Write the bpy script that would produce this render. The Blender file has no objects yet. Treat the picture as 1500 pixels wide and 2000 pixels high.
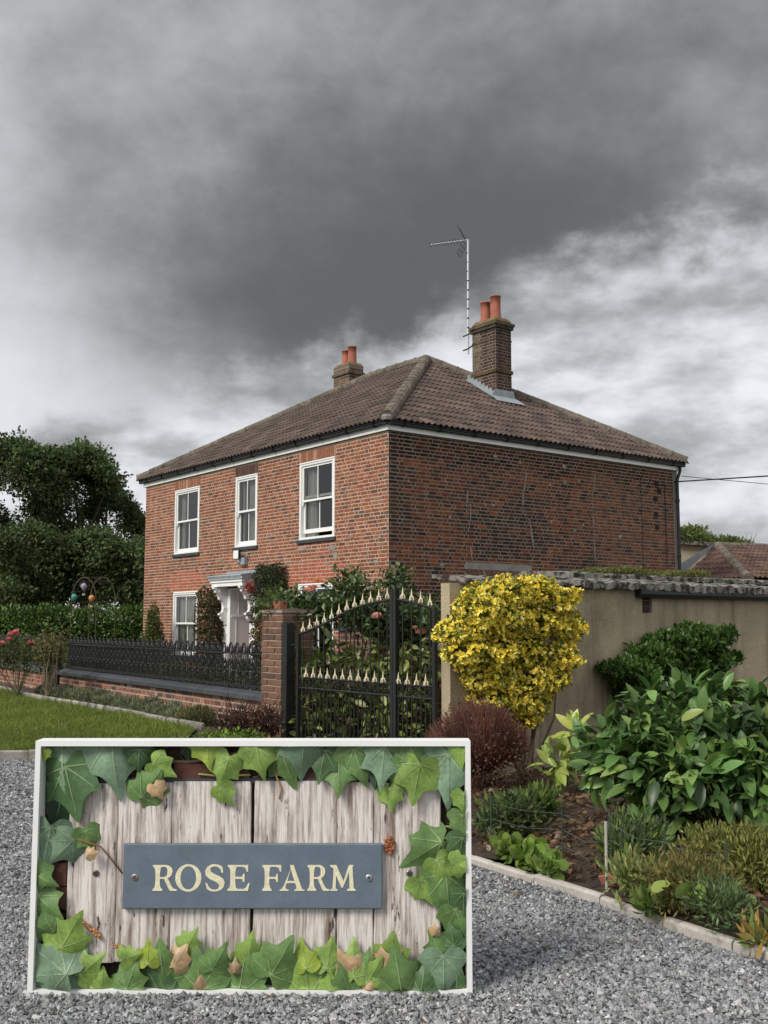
import bpy, bmesh, math, random
import numpy as np
from mathutils import Vector, Matrix
random.seed(7); rng = np.random.default_rng(7)
scene = bpy.context.scene
COL = scene.collection
PI = math.pi

# ------------------------------------------------------------------ camera
CAM = np.array([15.846, -12.322, 1.6]); YAW = math.radians(142.375); PITCH = math.radians(6.07); FPX = 2050.0
cam_d = bpy.data.cameras.new('camera'); cam = bpy.data.objects.new('camera', cam_d); COL.objects.link(cam)
cam_d.sensor_fit = 'VERTICAL'; cam_d.sensor_height = 24.0; cam_d.lens = 24.0 * FPX / 2000.0
cam_d.clip_start = 0.05; cam_d.clip_end = 3000
cam.location = CAM; cam.rotation_euler = (PI/2 + PITCH, 0, YAW - PI/2)
scene.camera = cam
FWD = np.array([math.cos(YAW)*math.cos(PITCH), math.sin(YAW)*math.cos(PITCH), math.sin(PITCH)])
RGT = np.array([math.sin(YAW), -math.cos(YAW), 0.0]); UPV = np.cross(RGT, FWD)
def ray(px, py): return FWD + RGT*(px-750)/FPX - UPV*(py-1000)/FPX
def at(px, py, ax, v):                       # where the sight line of a photo point meets a plane of the place
    d = ray(px, py); return CAM + d*((v-CAM[ax])/d[ax])
def dep(px, py, d): return CAM + ray(px, py)*d

# ------------------------------------------------------------------ world, sun, exposure
SUN_EL, SUN_AZ = math.radians(42), math.radians(274)      # direction towards the sun, angle from +X
EXPOSURE = 1.22
world = bpy.data.worlds.new('World'); scene.world = world; world.use_nodes = True
def build_world():
    nt = world.node_tree; N = nt.nodes; L = nt.links; N.clear()
    def nd(t, **k):
        n = N.new(t)
        for a, b in k.items(): setattr(n, a, b)
        return n
    def lk(a, b): L.new(a, b)
    def math_(op, a, b=None, c=None):
        n = nd('ShaderNodeMath', operation=op)
        for i, v in enumerate((a, b, c)):
            if v is None: continue
            if isinstance(v, (int, float)): n.inputs[i].default_value = v
            else: lk(v, n.inputs[i])
        return n.outputs[0]
    def dot(v, vec):
        n = nd('ShaderNodeVectorMath', operation='DOT_PRODUCT'); lk(v, n.inputs[0]); n.inputs[1].default_value = vec
        return n.outputs['Value']
    def sstep(x, a, b, lo=0., hi=1.):
        n = nd('ShaderNodeMapRange', interpolation_type='SMOOTHERSTEP'); lk(x, n.inputs[0])
        for i, v in enumerate((a, b, lo, hi)): n.inputs[1+i].default_value = v
        return n.outputs[0]
    tc = nd('ShaderNodeTexCoord'); D = tc.outputs['Generated']
    zz = math_('ADD', math_('MAXIMUM', dot(D, (0, 0, 1)), 0.0), 0.035)
    s = math_('DIVIDE', dot(D, tuple(RGT)), zz)
    t = math_('DIVIDE', dot(D, (math.cos(YAW), math.sin(YAW), 0)), zz)
    cb = nd('ShaderNodeCombineXYZ'); lk(s, cb.inputs[0]); lk(t, cb.inputs[1]); P = cb.outputs[0]
    def noise(scale, detail=5, rough=.55, dist=0., off=(0, 0, 0), sc=(1, 1, 1), src=None):
        m = nd('ShaderNodeMapping'); lk(src or P, m.inputs[0]); m.inputs['Location'].default_value = off; m.inputs['Scale'].default_value = sc
        n = nd('ShaderNodeTexNoise'); lk(m.outputs[0], n.inputs['Vector'])
        n.inputs['Scale'].default_value = scale; n.inputs['Detail'].default_value = detail
        n.inputs['Roughness'].default_value = rough; n.inputs['Distortion'].default_value = dist
        return n.outputs['Fac']
    n1 = noise(2.6, 5, .5, .2, (3.1, 1.7, .4), (1, 1, 1.5), D); n2 = noise(7.0, 8, .62, .1, (7.7, 4.2, 1.1), (1, 1, 1.5), D)
    nd3 = noise(19.0, 8, .58, .0, (.3, .8, .2), (1, 1, 1.3), D)
    # edge of the dark deck: a line across the cloud plane, ragged
    q = math_('ADD', math_('MULTIPLY', s, .82), t)
    q = math_('ADD', q, math_('MULTIPLY_ADD', n1, 1.5, -.75)); q = math_('ADD', q, math_('MULTIPLY_ADD', n2, 1.7, -.85))
    q = math_('ADD', q, math_('MULTIPLY_ADD', nd3, .9, -.45))
    bright = sstep(q, 2.68, 3.5)
    # deck tone: thick middle, thinner out to the sides and overhead
    ds = math_('SUBTRACT', s, .10); dt = math_('SUBTRACT', t, 2.75)
    dsl = math_('MAXIMUM', math_('MULTIPLY', ds, -.95), math_('MULTIPLY', ds, .55))
    r = math_('SQRT', math_('ADD', math_('MULTIPLY', dsl, dsl), math_('MULTIPLY', math_('MULTIPLY', dt, dt), .30)))
    r = math_('ADD', r, math_('MULTIPLY_ADD', n1, 1.0, -.5)); r = math_('ADD', r, math_('MULTIPLY_ADD', n2, .72, -.36)); r = math_('ADD', r, math_('MULTIPLY_ADD', nd3, .14, -.07))
    deck = sstep(r, .10, 1.75, .056, .34)
    # the far brighter clouds: long low rolls
    rr = noise(9.0, 8, .54, .1, (2.0, .4, 0), (1, 1, 2.2), D); r2 = noise(4.0, 5, .55, .2, (5.0, 2.4, 1.0), (1, 1, 3.0), D)
    far = math_('MULTIPLY_ADD', rr, .9, math_('MULTIPLY_ADD', r2, .6, -.38))
    far = math_('MULTIPLY', sstep(far, .14, .58, .16, .385), sstep(q, 2.7, 4.3, .62, 1.0))
    lum = math_('ADD', math_('MULTIPLY', deck, math_('SUBTRACT', 1.0, bright)), math_('MULTIPLY', far, bright))
    col = nd('ShaderNodeValToRGB'); lk(lum, col.inputs[0])
    e = col.color_ramp.elements; e[0].position = .04; e[0].color = (.95, 1.0, 1.01, 1); e[1].position = .35; e[1].color = (.97, .99, 1.035, 1)
    cl = nd('ShaderNodeVectorMath', operation='SCALE'); lk(col.outputs[0], cl.inputs[0]); lk(math_('MULTIPLY', lum, 10.0), cl.inputs['Scale'])
    sky = nd('ShaderNodeTexSky', sky_type='NISHITA'); sky.sun_disc = False; sky.sun_elevation = SUN_EL; sky.sun_rotation = PI/2 - SUN_AZ
    mx = nd('ShaderNodeMix', data_type='RGBA'); mx.inputs['Factor'].default_value = .985
    lk(sky.outputs[0], mx.inputs['A']); lk(cl.outputs[0], mx.inputs['B'])
    bg = nd('ShaderNodeBackground'); bg.inputs['Strength'].default_value = .1; lk(mx.outputs['Result'], bg.inputs[0])
    out = nd('ShaderNodeOutputWorld'); lk(bg.outputs[0], out.inputs[0])
build_world()
sun_d = bpy.data.lights.new('sun', 'SUN'); sun = bpy.data.objects.new('sun', sun_d); COL.objects.link(sun)
sun_d.energy = 1.35; sun_d.angle = math.radians(20); sun_d.color = (1, .95, .88)
sdir = Vector((math.cos(SUN_EL)*math.cos(SUN_AZ), math.cos(SUN_EL)*math.sin(SUN_AZ), math.sin(SUN_EL)))
sun.rotation_euler = sdir.to_track_quat('Z', 'Y').to_euler()
vs = scene.view_settings; vs.view_transform = 'Standard'; vs.look = 'None'; vs.gamma = 1; vs.exposure = EXPOSURE; vs.use_curve_mapping = False
scene.cycles.max_bounces = 6; scene.cycles.transparent_max_bounces = 12

# ------------------------------------------------------------------ materials
MATS = {}
def mat(name, color=(1, 1, 1), rough=.75, var=(4., .25), fine=None, bump=None, metal=0., transl=0., spec=.4, attr=True, blotch=None):
    """colour = base x Col attribute x object colour x noise; blotch=(colour, scale, threshold, softness) a second colour in patches"""
    m = bpy.data.materials.new(name); m.use_nodes = True; nt = m.node_tree; N = nt.nodes; L = nt.links
    b = N['Principled BSDF']; geo = N.new('ShaderNodeNewGeometry'); pos = geo.outputs['Position']
    def mul(a, bb):
        x = N.new('ShaderNodeMix'); x.data_type = 'RGBA'; x.blend_type = 'MULTIPLY'; x.inputs['Factor'].default_value = 1
        for i, v in (('A', a), ('B', bb)):
            if isinstance(v, tuple): x.inputs[i].default_value = (*v, 1)
            else: L.new(v, x.inputs[i])
        return x.outputs['Result']
    def noise(sc, det=4, ro=.6):
        n = N.new('ShaderNodeTexNoise'); n.inputs['Scale'].default_value = sc; n.inputs['Detail'].default_value = det; n.inputs['Roughness'].default_value = ro
        L.new(pos, n.inputs['Vector']); return n.outputs['Fac']
    def rng_(x, lo, hi, a=.25, bb=.75):
        r = N.new('ShaderNodeMapRange'); L.new(x, r.inputs[0]); r.inputs[1].default_value = a; r.inputs[2].default_value = bb
        r.inputs[3].default_value = lo; r.inputs[4].default_value = hi; return r.outputs[0]
    c = tuple(color)
    if blotch:
        x = N.new('ShaderNodeMix'); x.data_type = 'RGBA'; x.inputs['A'].default_value = (*c, 1); x.inputs['B'].default_value = (*blotch[0], 1)
        L.new(rng_(noise(blotch[1], 6, .65), 0, 1, blotch[2], blotch[2]+blotch[3]), x.inputs['Factor']); c = x.outputs['Result']
    if attr:
        at_ = N.new('ShaderNodeAttribute'); at_.attribute_name = 'Col'; c = mul(c, at_.outputs['Color'])
        oi = N.new('ShaderNodeObjectInfo'); c = mul(c, oi.outputs['Color'])
    if var:
        r = rng_(noise(var[0]), 1-var[1], 1+var[1]); cb = N.new('ShaderNodeCombineColor')
        for i in range(3): L.new(r, cb.inputs[i])
        c = mul(c, cb.outputs[0])
    if fine:
        r = rng_(noise(fine[0], 3, .7), 1-fine[1], 1+fine[1]); cb = N.new('ShaderNodeCombineColor')
        for i in range(3): L.new(r, cb.inputs[i])
        c = mul(c, cb.outputs[0])
    if isinstance(c, tuple): b.inputs['Base Color'].default_value = (*c, 1)
    else: L.new(c, b.inputs['Base Color'])
    b.inputs['Roughness'].default_value = rough; b.inputs['Metallic'].default_value = metal; b.inputs['Specular IOR Level'].default_value = spec
    if bump:
        bp = N.new('ShaderNodeBump'); bp.inputs['Strength'].default_value = bump[1]; bp.inputs['Distance'].default_value = bump[2]
        L.new(noise(bump[0], 5, .65), bp.inputs['Height']); L.new(bp.outputs[0], b.inputs['Normal'])
    if transl:
        tr = N.new('ShaderNodeBsdfTranslucent'); L.new(c, tr.inputs[0]) if not isinstance(c, tuple) else None
        ms = N.new('ShaderNodeMixShader'); ms.inputs[0].default_value = transl
        L.new(b.outputs[0], ms.inputs[1]); L.new(tr.outputs[0], ms.inputs[2]); L.new(ms.outputs[0], N['Material Output'].inputs[0])
    MATS[name] = m; return m
mat('brick', rough=.9, var=(9., .22), fine=(70., .28), bump=(60., .5, .004), spec=.2)
mat('mortar', rough=.95, var=(5., .18), fine=(60., .2), bump=(70., .5, .004), spec=.15)
mat('tile', rough=.85, var=(3., .25), fine=(45., .3), bump=(90., .5, .003), spec=.25, blotch=((1.75, 1.5, .95), 1.5, .62, .14))
mat('ridge', (.155, .13, .107), rough=.95, var=(5., .3), fine=(40., .35), bump=(40., .7, .01), spec=.1, blotch=((.10, .085, .06), 7., .5, .1))
mat('white_paint', (.80, .80, .78), rough=.45, var=(3., .04))
mat('black_plastic', (.018, .019, .021), rough=.35, var=(3., .1))
mat('iron', (.012, .012, .013), rough=.42, var=(8., .2), bump=(60., .3, .002))
mat('gate_iron', (.013, .014, .012), rough=.5, var=(5., .3), bump=(60., .3, .002))
mat('gold', (.70, .62, .42), rough=.5, var=(20., .2))
mat('lead', (.27, .30, .32), rough=.55, var=(6., .25), bump=(14., .4, .01), spec=.4)
mat('slate', (.045, .05, .055), rough=.6, var=(5., .3), fine=(40., .2), bump=(30., .4, .005))
mat('terracotta', (.36, .125, .08), rough=.85, var=(3., .2), fine=(30., .15), blotch=((.3, .12, .08), 4., .55, .2))
mat('cement', (.24, .225, .20), rough=.95, var=(6., .25), fine=(50., .2), bump=(50., .5, .005))
mat('render_wall', (.42, .35, .24), rough=.95, var=(1.3, .16), fine=(85., .38), bump=(75., .8, .012), spec=.12, blotch=((.30, .25, .17), 1.1, .48, .25))
mat('pale_kerb', (.42, .39, .35), rough=.95, var=(4., .2), fine=(50., .2), bump=(40., .5, .006))
mat('cream_render', (.42, .36, .25), rough=.9, var=(3., .2))
mat('sheet', (.21, .20, .175), rough=.95, var=(6., .3), fine=(50., .35), bump=(35., .8, .012), blotch=((.035, .033, .028), 9., .44, .12), spec=.15)
mat('moss', (.10, .115, .035), rough=1., var=(8., .35), fine=(60., .4))
mat('pebble', rough=.8, var=(30., .2), fine=(160., .3), spec=.3)
mat('gravel_bed', (.19, .195, .195), rough=.95, var=(20., .5), fine=(70., .7), bump=(55., 1., .03))
mat('soil', (.055, .038, .026), rough=1., var=(5., .4), fine=(40., .4), bump=(25., 1., .04))
mat('lawn', (.075, .105, .022), rough=1., var=(1.2, .25), fine=(30., .4), bump=(40., .8, .02))
mat('grass', rough=.7, var=(1.0, .28), transl=.35, spec=.25, blotch=((1.5, 1.25, .75), .9, .62, .15))
mat('field', (.06, .085, .025), rough=1., var=(.2, .3))
mat('leaf', rough=.55, var=(1.5, .18), transl=.32, spec=.3)
mat('gloss_leaf', rough=.37, var=(2., .18), transl=.18, spec=.38)
mat('ivy_leaf', rough=.40, var=(14., .28), fine=(60., .22), transl=.18, spec=.45, bump=(35., .35, .006))
mat('petal', rough=.6, var=(20., .15), transl=.3)
mat('bark', (.075, .058, .042), rough=.95, var=(6., .3), bump=(30., .8, .02))
mat('twig', rough=.9, var=(8., .3))
mat('stone_edge', (.27, .25, .22), rough=.95, var=(6., .25), fine=(60., .3), bump=(40., .6, .008), blotch=((.16, .155, .12), 5., .52, .1))
mat('curtain', (.82, .80, .74), rough=.9, var=(4., .08), transl=.15)
mat('room', (.035, .033, .032), rough=.95, var=None)
mat('door_wood', (.17, .07, .035), rough=.5, var=(6., .2))
mat('steel', (.55, .56, .57), rough=.4, var=(9., .15), metal=.7)
mat('dark_steel', (.05, .05, .052), rough=.5, metal=.4)
mat('plaque', (.125, .16, .20), rough=.62, var=(9., .14), fine=(70., .08), bump=(45., .25, .003))
mat('letter', (.74, .69, .48), rough=.6, var=(45., .14), fine=(140., .2), bump=(70., .5, .002))
mat('rust', (.30, .11, .05), rough=.95, var=(40., .4), bump=(60., 1., .006))
mat('bamboo', (.46, .44, .38), rough=.6, var=(8., .15))
def glass_mat():
    m = bpy.data.materials.new('glass'); m.use_nodes = True; N = m.node_tree.nodes; L = m.node_tree.links; N.remove(N['Principled BSDF'])
    t = N.new('ShaderNodeBsdfTransparent'); t.inputs[0].default_value = (.82, .84, .83, 1); g = N.new('ShaderNodeBsdfGlossy'); g.inputs['Roughness'].default_value = .02
    f = N.new('ShaderNodeFresnel'); f.inputs[0].default_value = 1.55; ms = N.new('ShaderNodeMixShader')
    mu = N.new('ShaderNodeMath'); mu.operation = 'MULTIPLY_ADD'; mu.inputs[1].default_value = 1.15; mu.inputs[2].default_value = .0; L.new(f.outputs[0], mu.inputs[0])
    L.new(mu.outputs[0], ms.inputs[0]); L.new(t.outputs[0], ms.inputs[1]); L.new(g.outputs[0], ms.inputs[2]); L.new(ms.outputs[0], N['Material Output'].inputs[0])
    MATS['glass'] = m
glass_mat()
def streaks(m, col, sc=(3., 3., .25), lo=.56, hi=.75, amt=.6):
    nt = MATS[m].node_tree; N = nt.nodes; L = nt.links; b = N['Principled BSDF']; base = b.inputs['Base Color'].links[0].from_socket; g = N.new('ShaderNodeNewGeometry'); mp = N.new('ShaderNodeMapping'); mp.inputs['Scale'].default_value = sc; L.new(g.outputs['Position'], mp.inputs[0])
    n = N.new('ShaderNodeTexNoise'); n.inputs['Scale'].default_value = 1.6; n.inputs['Detail'].default_value = 7; n.inputs['Roughness'].default_value = .65; L.new(mp.outputs[0], n.inputs['Vector']); r = N.new('ShaderNodeMapRange'); L.new(n.outputs['Fac'], r.inputs[0]); r.inputs[1].default_value = lo; r.inputs[2].default_value = hi; r.inputs[4].default_value = amt
    x = N.new('ShaderNodeMix'); x.data_type = 'RGBA'; L.new(r.outputs[0], x.inputs['Factor']); L.new(base, x.inputs['A']); x.inputs['B'].default_value = (*col, 1); L.new(x.outputs['Result'], b.inputs['Base Color'])
streaks('render_wall', (.17, .14, .095), lo=.5, hi=.72, amt=.75)
def plank_mat():
    m = mat('plank', (.38, .30, .25), rough=.9, var=(6., .2), spec=.15); nt = m.node_tree; N = nt.nodes; L = nt.links; b = N['Principled BSDF']
    base = b.inputs['Base Color'].links[0].from_socket
    tc = N.new('ShaderNodeTexCoord')
    def nz(sc, det, ro, scale):
        mp = N.new('ShaderNodeMapping'); mp.inputs['Scale'].default_value = sc; L.new(tc.outputs['Object'], mp.inputs[0])
        oi = N.new('ShaderNodeObjectInfo'); ad = N.new('ShaderNodeVectorMath'); ad.operation = 'ADD'; L.new(mp.outputs[0], ad.inputs[0]); L.new(oi.outputs['Random'], ad.inputs[1])
        n = N.new('ShaderNodeTexNoise'); n.inputs['Scale'].default_value = scale; n.inputs['Detail'].default_value = det; n.inputs['Roughness'].default_value = ro
        L.new(ad.outputs[0], n.inputs['Vector']); return n.outputs['Fac']
    def ramp(x, a, bb):
        r = N.new('ShaderNodeMapRange'); L.new(x, r.inputs[0]); r.inputs[1].default_value = a; r.inputs[2].default_value = bb; return r.outputs[0]
    def mix(f, a, bb):
        x = N.new('ShaderNodeMix'); x.data_type = 'RGBA'; L.new(f, x.inputs['Factor'])
        for i, v in (('A', a), ('B', bb)):
            if isinstance(v, tuple): x.inputs[i].default_value = (*v, 1)
            else: L.new(v, x.inputs[i])
        return x.outputs['Result']
    grain = nz((1, 1, .055), 6, .7, 75.); streak = nz((1, 1, .10), 6, .68, 22.); patch = nz((1, 1, .35), 5, .6, 7.)
    c = mix(ramp(grain, .35, .65), (.16, .112, .09), base)
    mu = N.new('ShaderNodeMath'); mu.operation = 'MULTIPLY_ADD'; L.new(patch, mu.inputs[0]); mu.inputs[1].default_value = .55; L.new(streak, mu.inputs[2])
    white = mix(ramp(grain, .36, .56), (.35, .285, .245), (.76, .71, .665)); c = mix(ramp(mu.outputs[0], .55, .79), c, white)      # worn white paint, the grain showing through
    fl = N.new('ShaderNodeMath'); fl.operation = 'MULTIPLY_ADD'; L.new(patch, fl.inputs[0]); fl.inputs[1].default_value = .5; L.new(nz((1, 1, .16), 5, .7, 38.), fl.inputs[2])
    c = mix(ramp(fl.outputs[0], .615, .565), c, (.075, .052, .047))             # bare dark wood where the paint has flaked
    L.new(c, b.inputs['Base Color'])
    bp = N.new('ShaderNodeBump'); bp.inputs['Strength'].default_value = .8; bp.inputs['Distance'].default_value = .006; L.new(grain, bp.inputs['Height']); L.new(bp.outputs[0], b.inputs['Normal'])
plank_mat()

# ------------------------------------------------------------------ mesh helpers
def tag(o, label=None, cat=None, group=None, kind=None, color=None):
    if label: o['label'] = label
    if cat: o['category'] = cat
    if group: o['group'] = group
    if kind: o['kind'] = kind
    if color is not None: o.color = (*color, 1)
    return o
def wmat(o): return (wmat(o.parent) @ o.matrix_parent_inverse @ o.matrix_basis) if o.parent else o.matrix_basis.copy()
def link(o, parent=None):
    COL.objects.link(o)
    if parent is not None: o.parent = parent; o.matrix_parent_inverse = wmat(parent).inverted()   # children are laid out in world coordinates
    return o
def empty(name, loc=(0, 0, 0), rz=0, **k):
    o = bpy.data.objects.new(name, None); o.location = loc; o.rotation_euler = (0, 0, rz); o.empty_display_size = .1; link(o); return tag(o, **k)
def mesh_np(name, V, F, C=None, smooth=False):
    """V (n,3); F list of arrays each (m,k) or a list of tuples; C (n,3)"""
    V = np.asarray(V, dtype=np.float32).reshape(-1, 3); me = bpy.data.meshes.new(name)
    groups = [F] if isinstance(F, np.ndarray) else F
    if len(groups) and isinstance(groups[0], (tuple, list)):
        by = {}
        for f in groups: by.setdefault(len(f), []).append(f)
        groups = [np.array(g, dtype=np.int32) for g in by.values()]
    lens = np.concatenate([np.full(len(g), g.shape[1], dtype=np.int32) for g in groups]); loops = np.concatenate([g.reshape(-1) for g in groups]).astype(np.int32)
    me.vertices.add(len(V)); me.vertices.foreach_set('co', V.ravel())
    me.loops.add(len(loops)); me.loops.foreach_set('vertex_index', loops)
    me.polygons.add(len(lens)); st = np.zeros(len(lens), dtype=np.int32); st[1:] = np.cumsum(lens)[:-1]
    me.polygons.foreach_set('loop_start', st)
    try: me.polygons.foreach_set('loop_total', lens)
    except Exception: pass
    me.polygons.foreach_set('use_smooth', np.full(len(lens), bool(smooth)))
    ca = me.color_attributes.new('Col', 'FLOAT_COLOR', 'POINT'); a = np.ones((len(V), 4), dtype=np.float32)
    if C is not None: a[:, :3] = C
    ca.data.foreach_set('color', a.ravel())
    me.update(calc_edges=True); me.validate(); return me
def obj(name, me, m, parent=None, loc=None, **k):
    o = bpy.data.objects.new(name, me)
    if m is not None and len(me.materials) == 0: me.materials.append(MATS[m])
    link(o, parent)
    if loc is not None: o.location = loc
    return tag(o, **k)
class MB:
    def __init__(s): s.V = []; s.F = []; s.C = []; s.col = (1, 1, 1)
    def add(s, V, F, col=None):
        n = len(s.V); s.V += [tuple(v) for v in V]; s.F += [tuple(i+n for i in f) for f in F]; s.C += [col or s.col]*len(V); return s
    def box(s, a, b, col=None):
        x0, y0, z0 = [min(p, q) for p, q in zip(a, b)]; x1, y1, z1 = [max(p, q) for p, q in zip(a, b)]
        return s.add([(x0, y0, z0), (x1, y0, z0), (x1, y1, z0), (x0, y1, z0), (x0, y0, z1), (x1, y0, z1), (x1, y1, z1), (x0, y1, z1)],
                     [(3, 2, 1, 0), (4, 5, 6, 7), (0, 1, 5, 4), (1, 2, 6, 5), (2, 3, 7, 6), (3, 0, 4, 7)], col)
    def tube(s, pts, r, n=6, col=None, cap=True):
        pts = [Vector(p) for p in pts]; R = r if isinstance(r, (list, tuple)) else [r]*len(pts); V = []; prev = None
        for i, p in enumerate(pts):
            d = (pts[min(i+1, len(pts)-1)] - pts[max(i-1, 0)]).normalized()
            ref = Vector((0, 0, 1)) if abs(d.z) < .95 else Vector((1, 0, 0))
            if prev is None: u = d.cross(ref).normalized()
            else: u = (prev - d*prev.dot(d)).normalized()
            prev = u; w = d.cross(u)
            for k in range(n): a = 2*PI*k/n; V.append(p + (u*math.cos(a) + w*math.sin(a))*R[i])
        F = [(i*n+k, i*n+(k+1) % n, (i+1)*n+(k+1) % n, (i+1)*n+k) for i in range(len(pts)-1) for k in range(n)]
        if cap: F += [tuple(range(n))[::-1], tuple((len(pts)-1)*n+k for k in range(n))]
        return s.add(V, F, col)
    def lathe(s, prof, c=(0, 0, 0), n=16, col=None, cap=True):
        V = [(c[0]+r*math.cos(2*PI*k/n), c[1]+r*math.sin(2*PI*k/n), c[2]+z) for r, z in prof for k in range(n)]
        F = [(i*n+k, i*n+(k+1) % n, (i+1)*n+(k+1) % n, (i+1)*n+k) for i in range(len(prof)-1) for k in range(n)]
        if cap: F += [tuple(range(n))[::-1], tuple((len(prof)-1)*n+k for k in range(n))]
        return s.add(V, F, col)
    def extrude(s, poly, fn, d0, d1, col=None):            # fn(u, v, d) -> point
        n = len(poly); V = [fn(u, v, d0) for u, v in poly] + [fn(u, v, d1) for u, v in poly]
        F = [tuple(range(n))[::-1], tuple(range(n, 2*n))] + [(i, (i+1) % n, n+(i+1) % n, n+i) for i in range(n)]
        return s.add(V, F, col)
    def mesh(s, name, smooth=False): return mesh_np(name, s.V, s.F, np.array(s.C, dtype=np.float32), smooth)
    def build(s, name, m, parent=None, smooth=False, **k): return obj(name, s.mesh(name, smooth), m, parent, **k)
def fix_normals(o):
    bm = bmesh.new(); bm.from_mesh(o.data); bmesh.ops.recalc_face_normals(bm, faces=bm.faces); bm.to_mesh(o.data); bm.free(); return o
def vnoise(x, y, seed=0):                      # smooth value noise, 0..1
    def h(i, j): return (math.sin(i*127.1 + j*311.7 + seed*74.7)*43758.5453) % 1.0
    i, j = math.floor(x), math.floor(y); f, g = x-i, y-j; f = f*f*(3-2*f); g = g*g*(3-2*g)
    return (h(i, j)*(1-f) + h(i+1, j)*f)*(1-g) + (h(i, j+1)*(1-f) + h(i+1, j+1)*f)*g
def pick(pal): return random.choices([p[0] for p in pal], [p[1] for p in pal])[0]
def shade(c, k): return tuple(x*k for x in c)

# ------------------------------------------------------------------ bricks
BRICK_F = [(0, 1, 5, 4), (1, 2, 6, 5), (2, 3, 7, 6), (3, 0, 4, 7), (4, 5, 6, 7)]
BRICK_UNIT = {}
def frustum(w, h, d, t=.004):                  # brick with slightly worn arrises; back at n=-.03, face at n=d
    return [(-w/2, -h/2, -.03), (w/2, -h/2, -.03), (w/2, h/2, -.03), (-w/2, h/2, -.03),
            (-w/2+t, -h/2+t, d), (w/2-t, -h/2+t, d), (w/2-t, h/2-t, d), (-w/2+t, h/2-t, d)]
def course_bricks(L, z0, z1, course=.075, stretch=.225, head=.11, joint=.014, openings=(), jit=.5, u_start=0.):
    """list of (u_center, z_center, w, h) in a mixed flemish bond"""
    out = []; k = 0; z = z0
    while z + course*.6 < z1:
        h = min(course, z1-z) - joint; u = u_start + (0 if k % 2 else -.06)
        toggle = k % 2
        while u < L-.02:
            w = stretch if toggle else head
            if random.random() < .17*jit: w = stretch
            toggle = 1-toggle
            a, b = max(u, 0), min(u+w, L)
            spans = [(a, b)]
            for (o0, o1, p0, p1) in openings:
                if z+h*.5 > p0 and z+h*.5 < p1:
                    ns = []
                    for (s0, s1) in spans:
                        if s1 <= o0 or s0 >= o1: ns.append((s0, s1)); continue
                        if s0 < o0: ns.append((s0, o0))
                        if s1 > o1: ns.append((o1, s1))
                    spans = ns
            for (s0, s1) in spans:
                if s1-s0 > .03: out.append(((s0+s1)/2, z+h/2+joint/2, s1-s0-joint*random.uniform(.8, 1.25), h*random.uniform(.93, 1.03)))
            u += w
        z += course; k += 1
    return out
def lay_bricks(bricks, O, U, N, colf, parent, single=lambda b: False, stuff_name='brickwork', m='brick', proud=.005, lim=300):
    """bricks standing on the wall plane O + u*U + z*Z with normal N"""
    O, U, N = Vector(O), Vector(U), Vector(N); Z = Vector((0, 0, 1)); mb = MB(); cnt = 0
    R = Matrix((U, Z, N)).transposed().to_4x4()
    for (u, z, w, h) in bricks:
        c = colf(u, z); c3 = O + U*u + Z*z; d = proud + random.uniform(-.004, .003)
        if cnt < lim and single((u, z, w, h)):
            key = (round(w*50), round(h*200))
            if key not in BRICK_UNIT: BRICK_UNIT[key] = mesh_np('brick', frustum(w, h, proud), BRICK_F)
            o = obj('brick', BRICK_UNIT[key], m, parent, color=c)
            ww, hh = 1.0, 1.0
            o.matrix_basis = Matrix.Translation(c3 + N*(d-proud)) @ R @ Matrix.Rotation(random.uniform(-.012, .012), 4, 'Z'); cnt += 1
        else:
            V = [c3 + U*(x+random.uniform(-.003, .003)) + Z*(y+random.uniform(-.003, .003)) + N*n for x, y, n in frustum(w, h, d)]
            mb.add(V, BRICK_F, c)
    if mb.V: return mb.build(stuff_name, m, parent, kind='stuff')
def wall_sheet(O, U, L, z0, z1, N, openings, name, m, parent, thick=.3, col=(1, 1, 1)):
    """a wall with real openings: outer face, inner face, reveals"""
    O, U, N = Vector(O), Vector(U), Vector(N); Z = Vector((0, 0, 1)); us = sorted({0, L, *[o for op in openings for o in op[:2]]}); zs = sorted({z0, z1, *[o for op in openings for o in op[2:]]})
    mb = MB(); mb.col = col; p = lambda u, z, n: O + U*u + Z*z + N*n
    solid = lambda u, z: not any(o[0] < u < o[1] and o[2] < z < o[3] for o in openings)
    for i in range(len(us)-1):
        for j in range(len(zs)-1):
            a, b, c, d = us[i], us[i+1], zs[j], zs[j+1]
            if not solid((a+b)/2, (c+d)/2): continue
            mb.add([p(a, c, 0), p(b, c, 0), p(b, d, 0), p(a, d, 0)], [(0, 1, 2, 3)]); mb.add([p(a, c, -thick), p(b, c, -thick), p(b, d, -thick), p(a, d, -thick)], [(3, 2, 1, 0)])
    for (a, b, c, d) in openings:
        for (q0, q1) in (((a, c), (b, c)), ((b, c), (b, d)), ((b, d), (a, d)), ((a, d), (a, c))):
            mb.add([p(*q0, 0), p(*q1, 0), p(*q1, -thick), p(*q0, -thick)], [(0, 1, 2, 3)])
    return mb.build(name, m, parent)

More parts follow.
